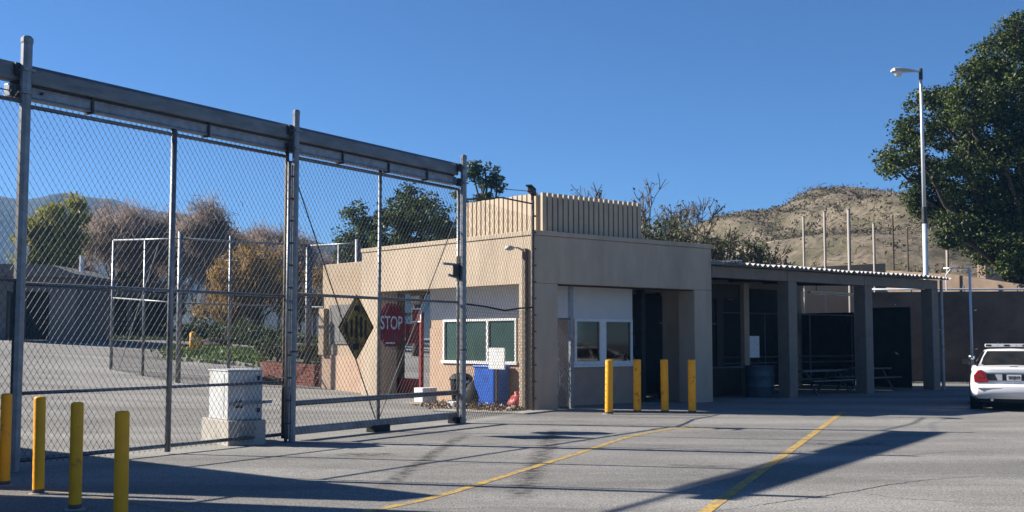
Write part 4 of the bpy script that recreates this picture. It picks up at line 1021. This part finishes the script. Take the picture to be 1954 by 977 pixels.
# ------------------------------------------------------------------ interior: lawns, kerbs, planter, fence, houses
def patch(name, pix, m_, lift, Yl, kind='structure'):
    pts = [onG(u,Y) for u, Y in pix]; cx = sum((p for p in pts), Vector())/len(pts)
    rows = MB(); n = 14
    # two polylines: front and back
    h = len(pts)//2; fr, bk = pts[:h], pts[h:][::-1]
    def sample(pl, t):
        x = t*(len(pl)-1); i = min(int(x), len(pl)-2); return pl[i].lerp(pl[i+1], x-i)
    V = []; m_n = 8
    for j in range(m_n+1):
        for i in range(n+1):
            p = sample(fr, i/n).lerp(sample(bk, i/n), j/m_n); V.append((p.x,p.y,gz(p.x,p.y)+lift))
    Q = [(j*(n+1)+i, j*(n+1)+i+1, (j+1)*(n+1)+i+1, (j+1)*(n+1)+i) for j in range(m_n) for i in range(n)]
    o = obj(name, MB().add(V,Q), m_, kind=kind, smooth_=True); return V, n, m_n
def kerb(name, pix, wd=.16, h=.14):
    pts = [onG(u,Y) for u, Y in pix]; mb = MB(); dn = []
    for a, b in zip(pts[:-1], pts[1:]):
        k = max(1,int((b-a).length/1.5)); dn += [a.lerp(b,i/k) for i in range(k)]
    dn.append(pts[-1]); V = []; m = len(dn)
    for i, p in enumerate(dn):
        d = (dn[min(i+1,m-1)]-dn[max(i-1,0)]); d.z = 0; d.normalize(); nn = Vector((-d.y,d.x,0))*wd/2; z = gz(p.x,p.y)
        V += [(*(p-nn).xy,z-.1),(*(p-nn).xy,z+h),(*(p+nn).xy,z+h),(*(p+nn).xy,z-.1)]
    Q = [(4*i+k,4*i+4+k,4*i+4+(k+1)%4,4*i+(k+1)%4) for i in range(m-1) for k in range(3)]
    return obj(name, mb.add(V,Q), M['concrete'], kind='structure')
def grass_on(V, n, per, size, seed):
    rg = np.random.default_rng(seed); A_ = np.array(V)
    idx = rg.integers(0, len(A_)-n-2, per); a = A_[idx]; b = A_[np.minimum(idx+n+2, len(A_)-1)]
    t = rg.random((per,1)); s = rg.normal(0,.5,(per,3))*np.array([1,.6,0]); p = a*(1-t)+b*t + s
    for i in range(per): p[i,2] = gz(p[i,0],p[i,1]) + .06 + abs(rg.normal(0,.05))
    return scatter_quads('grass', p, size, M['grassblade'], rg=rg, up=2.5)
V, n, mm = patch('lawn', [(345,48.5),(420,47.5),(500,46.3),(560,45.5), (350,57),(430,57),(520,56),(590,55)][:4] + [(590,57),(520,58),(430,59),(345,58)], M['lawn'], .10, 0)
grass_on(V, n, 9000, .22, 81); kerb('kerb', [(340,48.4),(420,47.4),(500,46.2),(565,45.4)])
kerb('kerb', [(345,58.2),(430,59.2),(520,58.2),(600,57)])
V, n, mm = patch('lawn', [(130,64),(250,66),(380,66),(520,64), (640,78),(500,80),(300,80),(140,78)], M['lawn'], .10, 0)
grass_on(V, n, 7000, .26, 82); kerb('kerb', [(-40,62),(60,62.5),(130,63.8),(250,65.8),(340,65.8)])
# shrubs along the lawn
for i, (u, Y, h, lb) in enumerate(((350,63,1.1,'low green shrub beside the small yellow bollards'),(385,62,1.3,'strappy green shrub on the island behind yellow bollards'),(420,61,1.2,'leafy shrub near inner fence post on the island'),(455,60,1.3,'broad green shrub left of the keeper post'),
                              (490,59,1.5,'dense green shrub beside the keeper post'),(530,58,1.4,'green shrub directly behind middle gate post'),(580,52,1.4,'dark shrub before the beige annex wall'),(630,47,1.0,'round shrub next to the annex planter'))):
    b = onG(u,Y); rr = random.Random(90+i)
    lob = [((b.x+rr.uniform(-.8,.8), b.y+rr.uniform(-.5,.5), b.z+h*rr.uniform(.3,.75)), h*rr.uniform(.35,.55)) for _ in range(6)]
    t_ = leafy_tree('shrub', lb, b, lob, .15, M['midleaf'] if i%3 else M['shrubleaf'], 26, .28, 26, .05, 'shrubs on the island beyond the gate', 100+i); t_['category'] = 'shrub'
for dx, h, lb in ((0,.95,'taller of two small yellow marker posts on the far kerb'),(11,.75,'shorter orange-yellow marker post on the far kerb')):
    b = onG(368+dx,55); t = thing('marker_post', lb, 'marker post', b); obj('post', MB().lathe([(.16,-.1),(.16,h-.05),(.12,h),(.04,h+.02)], 12), M['yellow'], t, smooth_=True); obj('band', MB().lathe([(.163,h*.6),(.163,h*.7)], 12), M['signwhite'], t)
def rock(name, loc, s, m_, label, seed):
    rr = random.Random(seed); mb = MB(); n = 8; V = []
    for j in range(5):
        for k in range(n):
            t_ = 2*math.pi*k/n; ph = (j/4)*math.pi/2; r = math.cos(ph)*s*rr.uniform(.8,1.15)
            V.append((r*math.cos(t_), r*.7*math.sin(t_), math.sin(ph)*s*.55*rr.uniform(.9,1.1)))
    Q = [(j*n+k,j*n+(k+1)%n,(j+1)*n+(k+1)%n,(j+1)*n+k) for j in range(4) for k in range(n)]
    return tag(obj(name, mb.add(V,Q), m_, None, loc, smooth_=False), label, 'rock')
rock('boulder', onG(402,60), .9, M['soil'], 'brown boulder among the island shrubs', 5)
rock('boulder', onG(515,37.6), .5, M['soil'], 'brown boulder beside the brick planter left of middle post', 6)

# brick planter
pb = [onG(498,38.8), onG(674,36.0), onG(660,39.5), onG(520,43)]
pl = thing('brick_planter', 'long low red brick planter in front of beige annex', 'planter', pb[0])
brick_me = MB().box(0,-.05,0,.37,.05,.085).mesh('brick'); brick_me.materials.append(M['brick'])
for (a, b) in ((pb[0],pb[1]),):
    d = b-a; ang = math.atan2(d.y,d.x); l = math.hypot(d.x,d.y); nb_ = int(l/.39)
    for row in range(7):
        for k in range(nb_):
            x = k*.39 + (row%2)*.19; o = obj('brick', brick_me, None, pl)
            o.location = (d.x*x/l, d.y*x/l, gz(a.x+d.x*x/l, a.y+d.y*x/l)-a.z+row*.097+rng.uniform(-.003,.003)); o.rotation_euler.z = ang+rng.uniform(-.01,.01)
V = [tuple(p-pb[0]+Vector((0,.12,.64))) for p in pb]; obj('soil_bed', MB().add(V,[(0,1,2,3)]), M['soil'], pl)
for i, (u,Y,h) in enumerate(((530,39.8,.8),(580,39.2,.7),(630,38,.9),(660,37.2,.7))):
    b = onG(u,Y)+Vector((0,0,.6)); rr = random.Random(120+i)
    lob = [((b.x+rr.uniform(-.7,.7), b.y+rr.uniform(-.3,.3), b.z+h*rr.uniform(.3,.7)), h*rr.uniform(.35,.5)) for _ in range(5)]
    lb = ('dry shrub at the left end of the brick planter','dry shrub in brick planter beside middle post','dry shrub in brick planter left of diamond sign','dry shrub at the right end of the brick planter')[i]
    t_ = leafy_tree('shrub', lb, b, lob, .13, M['shrubleaf'], 24, .25, 22, .04, 'dry shrubs in the brick planter', 130+i); t_['category'] = 'shrub'

# beige annex: low parapet building behind the left pillar
an = bthing('annex_building', 'low beige annex with parapet behind the left stucco pillar', 'building', .45, 7.75)
obj('wall', MB().box(0,0,-.3,.3,2.8,4.08), M['tan'], an, bevel=.02)
obj('wall', MB().box(.3,2.5,-.3,1.2,2.8,4.08), M['tan'], an)
obj('wall', MB().box(.3,0,-.3,1.2,.3,4.08), M['tan'], an)
obj('wall', MB().box(.9,.3,-.3,1.2,2.5,4.08), M['tan'], an)
obj('roof', MB().box(.3,.3,3.7,.9,2.5,3.8), M['roofgrey'], an)
obj('wall_base', MB().box(-.03,.1,-.3,-.001,2.82,1.25), M['salmon'], an)
wa = obj('window', MB().box(-.05,1.0,1.6,-.001,2.3,2.8), M['greywall'], an); obj('pane', MB().box(-.06,1.08,1.68,-.051,1.6,2.72), M['greywall'], wa); obj('pane', MB().box(-.06,1.68,1.68,-.051,2.22,2.72), M['greywall'], wa)  # grey plates painting a shaded recess in the annex wall
obj('pilaster', MB().box(-.16,2.45,1.26,-.001,2.75,2.7), M['tan'], an)
# pipe barrier before planter
bar_ = thing('pipe_barrier', 'low white pipe barrier in front of the planter shrubs', 'barrier', onG(565,40))
obj('rail', pipe((0,0,1.25),(1.05,.1,1.25),.03), M['white'], bar_); obj('leg', pipe((.05,0,0),(.05,0,1.25),.03), M['white'], bar_); obj('leg', pipe((1.0,.1,0),(1.0,.1,1.25),.03), M['white'], bar_)
# striped marker pole
mk = thing('marker_pole', 'white and grey striped pole just right of the middle gate post', 'pole', onG(562,36.5))
for k in range(12): obj('stripe', MB().lathe([(.045,.28*k),(.045,.28*k+.28)], 8), M['white'] if k%2 else M['greywall'], mk)

# inner fence enclosure
IC = onG(341,37.0); IA = onG(213,41.3); IB = onG(590,38.9); ID = onG(681,36.8)
def inner_fence(a, b, label, xs, hook=None, seed=1, top=4.62):
    d = b-a; l = math.hypot(d.x,d.y); ang = math.atan2(d.y,d.x)
    t = thing('inner_fence', label, 'fence', (a.x,a.y,0), ang, 'inner chain-link enclosure fences')
    zg = lambda x: gz(a.x+d.x*x/l, a.y+d.y*x/l)
    obj('top_rail', pipe((0,0,zg(0)+top),(l,0,zg(l)+top),.035), M['steel'], t, smooth_=True)
    obj('middle_rail', pipe((0,0,zg(0)+2.55),(l,0,zg(l)+2.55),.03), M['steel'], t, smooth_=True)
    for x, r, e in xs:
        x *= l; p = obj('post', pipe((x,0,zg(x)-.1),(x,0,zg(x)+top+e),r), M['steel'], t, smooth_=True)
        if e > .1: obj('barb_arm', pipe((x,0,zg(x)+top+e),(x+.22,-.1,zg(x)+top+e+.3),.02,6), M['darksteel'], p)
    zz = min(zg(0), zg(l))
    mesh_part(t, 0, l, zz+.05, max(zg(0),zg(l))+top, 0, seed=seed, r=.0035, step=1.6)
    return t
t = inner_fence(IC, IA, 'inner fence side running back from the corner post', ((.5,.05,0),(1,.06,0)), seed=31)
obj('brace', MB().tube([(t_*3.2+1.6, .05, 4.9-t_*4.2) for t_ in (0,.3,.6,1)], .018, 5), M['steel'], t)
t = inner_fence(IC, IB, 'inner fence front running right from the corner post', ((0,.085,.22),(.375,.055,.18),(.98,.06,0)), seed=32)
inner_fence(IB, ID, 'inner fence return meeting the stucco pillar', ((.0,.07,0),(.62,.05,0),(1,.09,.12)), seed=33)

# low grey house at left
hz = onG(30,58)
ho = thing('grey_house', 'low grey house with dark openings at the left behind the gate', 'house', (hz.x,hz.y,gz(hz.x,hz.y)))
hs = 58/FPX
def hx_(u): return (u-30)*hs
hw = MB()
hw.box(hx_(-140),0,-.3,hx_(10),.3,3.3); hw.box(hx_(10),0,2.45,hx_(92),.3,3.3); hw.box(hx_(92),0,-.3,hx_(142),.3,3.1); hw.box(hx_(28),0,-.3,hx_(42),.3,2.45)
hw.box(hx_(142)-.3,.3,-.3,hx_(142),5,3.1); hw.box(hx_(-140),4.7,-.3,hx_(142)-.3,5,3.1)
obj('wall', hw, M['greywall'], ho)
obj('roof', MB().vprism([(hx_(-150),3.31),(hx_(150),3.11),(hx_(146),3.3),(hx_(100),3.75),(hx_(-140),3.9)], -.5, 5.4), M['roofgrey'], ho)
obj('door', MB().box(hx_(12),.32,0,hx_(27),.4,2.4), M['dark'], ho); obj('garage_door', MB().box(hx_(43),.32,0,hx_(91),.4,2.4), M['dark'], ho)  # near-black sheets painting the shade inside both openings
obj('chimney_pipe', MB().tube([(hx_(8),2,3.5),(hx_(15),2,4.9)], .1, 8), M['white'], ho); obj('vent', MB().tube([(hx_(123),2,3.4),(hx_(123),2,4.4)], .12, 8), M['white'], ho)
c2 = thing('carport', 'low dark carport right of the grey house', 'carport', onG(185,68))
k_ = 68/FPX
obj('roof', MB().box(-50*k_,-.4,2.6,85*k_,5,2.85), M['roofgrey'], c2)
for x in (-45,-12,20,55,80): obj('post', MB().box(x*k_,0,-.2,x*k_+.28,.28,2.6), M['greywall'], c2)
obj('back_wall', MB().box(-50*k_,4.6,-.2,85*k_,4.9,2.6), M['dark'], c2)  # near-black colour paints the shade under the carport
for x, lb in ((-33,'white water tank left under the carport'),(-19,'white water tank right under the carport')):
    b = onG(185+x,68); t = thing('white_tank', lb, 'tank', b + Vector((0,1.0,0)), 0, 'white tanks under the carport'); obj('shell', MB().lathe([(.3,0),(.32,.1),(.32,1.4),(.2,1.65),(.05,1.7)], 12), M['white'], t, smooth_=True); obj('valve', MB().lathe([(.05,1.7),(.05,1.8)], 8), M['darksteel'], t)

# unseen block left of the frame, added and shaped to shade the near pavement
off = thing('barracks', 'grey flat-roofed barracks standing left of the gate line', 'building', (-8.9,14.0,0))
def shadow_src(u, v, h):
    p = gp(u, v); k = h/math.tan(SUN_EL); s2 = Vector((math.sin(SUN_AZ), math.cos(SUN_AZ), 0)); return p + s2*k
h_ = 4.9
a = shadow_src(845,946,h_); b = shadow_src(250,878,h_); d = (b-a).normalized(); far = a + d*12
c = shadow_src(745,957.5,h_)
e = shadow_src(880,978,h_); f_ = shadow_src(505,963,h_)
o_ = off.location
pl1 = [(p.x-o_.x, p.y-o_.y) for p in (a, far, Vector((far.x-3, far.y-7,0)), Vector((c.x-9, c.y+.35*0+1.9,0)), c)]
obj('wall', MB().prism(pl1, -.1, h_), M['greywall'], off)
pl2 = [(p.x-o_.x, p.y-o_.y) for p in (e, f_, Vector((f_.x-9, f_.y+1.9,0)), Vector((f_.x-9, f_.y-9,0)), Vector((e.x-1, e.y-7,0)))]
obj('wall', MB().prism(pl2, -.1, h_), M['greywall'], off)

# ------------------------------------------------------------------ police car
def car():
    a = R(-21.5); loc = at(1937,785,27.75); loc.z = 0
    t = thing('police_car', 'white police car with roof light bar parked in shade, seen from behind', 'car', loc, a)
    # local: x right, y forward (rear bumper at y=0), z up.  sections: y, half width, bottom, belt half width, belt z
    def ring(y, zb, zm, wm, wb, zt, wt):
        return [(-wb,y,zb),(-wm,y,zb+.10),(-wm*1.0,y,zm),(-wm*.985,y,(zm+zt)/2),(-wt,y,zt-.01),(-wt*.6,y,zt+.015),(0,y,zt+.022),(wt*.6,y,zt+.015),(wt,y,zt-.01),(wm*.985,y,(zm+zt)/2),(wm,y,zm),(wm,y,zb+.10),(wb,y,zb)]
    secs = [(.02,.32,.62,.84,.72,1.0,.78),(.06,.30,.62,.92,.80,1.03,.85),(.35,.28,.64,.97,.86,1.05,.90),(1.0,.25,.65,.985,.88,1.07,.90),(2.2,.22,.65,.99,.9,1.06,.90),(3.6,.22,.65,.99,.9,1.05,.90),(4.3,.25,.64,.97,.86,.98,.86),(5.0,.28,.6,.93,.8,.90,.80),(5.35,.34,.56,.80,.66,.80,.66)]
    V = []; Q = []
    for s_ in secs: V += ring(*s_)
    n = 13
    for i in range(len(secs)-1):
        for k in range(n-1): Q.append((i*n+k,(i+1)*n+k,(i+1)*n+k+1,i*n+k+1))
        Q.append((i*n+n-1,(i+1)*n+n-1,(i+1)*n,i*n))
    Q += [tuple(range(n)), tuple((len(secs)-1)*n+k for k in range(n-1,-1,-1))]
    bd_ = obj('body', MB().add(V,Q), M['carwhite'], t, smooth_=True, bevel=.02)
    # greenhouse
    gs = [(.80,1.06,.80,1.075,.78),(1.52,1.06,.84,1.455,.58),(2.0,1.06,.85,1.49,.60),(2.7,1.06,.85,1.48,.60),(3.75,1.04,.82,1.07,.76)]
    V = []; Q = []
    for (y,z0,w0,z1,w1) in gs: V += [(-w0,y,z0),(-w1-.02,y,z1-.03),(-w1*.8,y,z1),(0,y,z1+.015),(w1*.8,y,z1),(w1+.02,y,z1-.03),(w0,y,z0)]
    for i in range(4):
        for k in range(6): Q.append((i*7+k,(i+1)*7+k,(i+1)*7+k+1,i*7+k+1))
    Q += [tuple(range(7)), tuple(28+k for k in range(6,-1,-1))]
    obj('cabin', MB().add(V,Q), M['carwhite'], t, smooth_=True, bevel=.02)
    def sheet(name, pts, m_, par=t, th=.008):
        p = [Vector(q) for q in pts]; nn = (p[1]-p[0]).cross(p[2]-p[0]).normalized()*th
        k = len(p); mb = MB().add([q for q in p]+[q+nn for q in p], [tuple(range(k-1,-1,-1)), tuple(range(k,2*k))]+[(i,(i+1)%k,k+(i+1)%k,k+i) for i in range(k)])
        return obj(name, mb, m_, par)
    # rear window on the slope between (y .80,z 1.075) and (1.52,1.455)
    def rw(x, f): return (x*(1-.22*f), .80+.72*f-.012, 1.075+.38*f+.012)
    sheet('rear_window', [rw(-.72,.06),rw(.72,.06),rw(.74,.5),rw(.70,.90),rw(-.70,.90),rw(-.74,.5)], M['glass'], th=.012)
    sheet('window_divider', [(-.06,.9,1.10),(-.04,.9,1.10),(-.04,1.4,1.37),(-.06,1.4,1.37)], M['darksteel'])
    for s_ in (-1,1):
        q = [(s_*.865,1.05,1.09),(s_*.875,2.15,1.09),(s_*.655,2.1,1.44),(s_*.64,1.62,1.42)]
        sheet('side_window', q if s_ < 0 else q[::-1], M['glass'], th=.012)
        q = [(s_*.875,2.22,1.09),(s_*.87,3.25,1.09),(s_*.64,2.72,1.43),(s_*.655,2.17,1.44)]
        sheet('side_window', q if s_ < 0 else q[::-1], M['glass'], th=.012)
    # rear fascia
    trim = MB().add([(-.60,-.004,.74),(.60,-.004,.74),(.62,.0,.90),(-.62,.0,.90),(-.60,.03,.74),(.60,.03,.74),(.62,.03,.90),(-.62,.03,.90)],[(0,1,2,3),(0,4,5,1),(3,2,6,7),(0,3,7,4),(1,5,6,2)])
    obj('trunk_trim', trim, M['carblack'], t)
    obj('trunk_seam', MB().box(-.76,.005,.925,.76,.02,.932), M['darksteel'], t)
    for s_ in (-1,1):
        pts = [(s_*.57,.70),(s_*.885,.70),(s_*.90,.86),(s_*.80,.985),(s_*.72,1.0),(s_*.62,.90)]
        if s_ > 0: pts = pts[::-1]
        tl = obj('tail_light', MB().vprism(pts[::-1], -.02, .10), M['tail'], t, bevel=.012)
        pts2 = [(s_*.66,.82),(s_*.80,.82),(s_*.80,.90),(s_*.72,.93)]
        obj('reflector', MB().vprism(pts2 if s_ < 0 else pts2[::-1], -.026, -.018), M['redbag'], tl)
        pr2 = [(s_*.26,.745),(s_*.36,.745),(s_*.42,.89),(s_*.26,.89)]
        obj('reverse_light', MB().vprism(pr2 if s_ < 0 else pr2[::-1], -.018, .02), M['clear'], t)
    lp_ = obj('license_plate', MB().box(-.16,-.022,.745,.16,-.006,.885), M['white'], t)
    obj('lettering', text_mesh('2SXJ019', .095, .8), M['signblack'], lp_, loc=(0,-.0255,.812))
    bmp = MB(); prof = [(-.02,.66),(-.07,.60),(-.085,.50),(-.075,.42),(-.03,.36)]
    V = []; 
    xs_ = [-.97,-.93,-.82,-.5,0,.5,.82,.93,.97]; off_ = [.28,.10,.02,-.01,-.025,-.01,.02,.10,.28]
    for x, oy in zip(xs_, off_):
        for (y,z) in prof: V.append((x,y+oy,z))
        V.append((x,.3+oy,.36)); V.append((x,.3+oy,.66))
    m_ = 7
    Q = [(i*m_+k,i*m_+(k+1)%m_,(i+1)*m_+(k+1)%m_,(i+1)*m_+k) for i in range(len(xs_)-1) for k in range(m_)]
    obj('bumper', bmp.add(V,Q), M['carwhite'], t, smooth_=True, bevel=.01)
    obj('bumper_step', MB().box(-.8,-.094,.545,.8,-.06,.56), M['greywall'], t)
    obj('underbody', MB().box(-.78,.1,.22,.78,5.0,.36), M['black'], t)
    obj('exhaust', MB().tube([(-.5,-.04,.28),(-.5,.5,.28)], .035, 8), M['chrome'], t)
    obj('trunk_badge', MB().box(-.08,.26,1.068,.10,.34,1.08), M['darksteel'], t)
    for s_ in (-1,1):
        for y in (1.15, 4.25):
            wh = obj('wheel', MB().tube([(s_*.74,y,.33),(s_*.985,y,.33)], .33, 24), M['tyre'], t, smooth_=False)
            obj('rim', MB().tube([(s_*.96,y,.33),(s_*.992,y,.33)], .2, 16), M['chrome'], wh)
            ar = MB().tube([(s_*.70,y,.36),(s_*.994,y,.36)], .385, 20); obj('wheel_arch', ar, M['carblack'], t)
        obj('side_panel', MB().box(s_*.994-.004,.55,.40,s_*.994+.004,3.9,.98), M['carblack'], t)
        obj('door_mirror', MB().box(min(s_*.98,s_*1.16),3.25,1.05,max(s_*.98,s_*1.16),3.4,1.2), M['carblack'], t, bevel=.02)
    lb = obj('light_bar', MB().box(-.60,1.95,1.535,.60,2.25,1.62), M['boxpaint'], t, bevel=.02)
    for k in range(8):
        obj('light_lens', MB().box(-.57+k*.145,1.935,1.55,-.57+k*.145+.12,1.952,1.60), M['clear'] if k%3 else M['carblack'], lb)
    for s_ in (-1,1): obj('light_bar_foot', MB().box(s_*.5-.03,2.03,1.46,s_*.5+.03,2.17,1.535), M['darksteel'], lb)
    obj('spotlight', MB().lathe([(.03,-.06),(.08,-.02),(.085,.06)], 10, (-.92,3.2,1.25)), M['chrome'], t, smooth_=True)
car()

# ------------------------------------------------------------------ mountains
def mountains(name, us, vs, Y, depth, seed):
    xs = np.linspace((us[0]-977)/FPX*Y, (us[-1]-977)/FPX*Y, 170); V = []; ny = 26
    for j in range(ny):
        y = Y - depth + 2*depth*j/(ny-1)
        for x in xs:
            u = 977 + x/Y*FPX; z = EYE + (650-np.interp(u, us, vs))/FPX*Y
            t = 1 - abs(y-Y)/depth
            h = z*smooth(t) + (noise.fractal(Vector((x*.012, y*.012, seed)), 1, 2, 5)*9 - abs(noise.noise(Vector((x*.02,y*.006,seed+3))))*12)*smooth(t)*.8
            V.append((x, y, max(-.5, h)))
    nx = len(xs); Q = [(j*nx+i, j*nx+i+1, (j+1)*nx+i+1, (j+1)*nx+i) for j in range(ny-1) for i in range(nx-1)]
    obj(name, MB().add(V,Q), M['mountain'], kind='structure', smooth_=True)
mountains('mountains', [-500,-200,0,60,130,200,290,350,400,440,475,520,600,680,760,900], [400,370,368,372,376,378,385,402,408,418,440,470,500,540,600,650], 760, 170, 1)
mountains('mountains', [380,440,490,520,560,600,650,720,800,900,1000], [600,500,440,426,430,436,446,462,490,560,640], 560, 120, 8)

# ------------------------------------------------------------------ haze
hb = MB().box(-520,-31,-2,420,935,125)
hm = bpy.data.materials.new('haze'); hm.use_nodes = True
N = hm.node_tree.nodes; N.remove(N["Principled BSDF"])
pv = N.new("ShaderNodeVolumePrincipled"); pv.inputs['Color'].default_value = (.2,.5,1,1); pv.inputs['Density'].default_value = .0003; pv.inputs['Anisotropy'].default_value = .2
hm.node_tree.links.new(pv.outputs[0], N["Material Output"].inputs['Volume'])
obj('haze', hb, hm, kind='stuff')
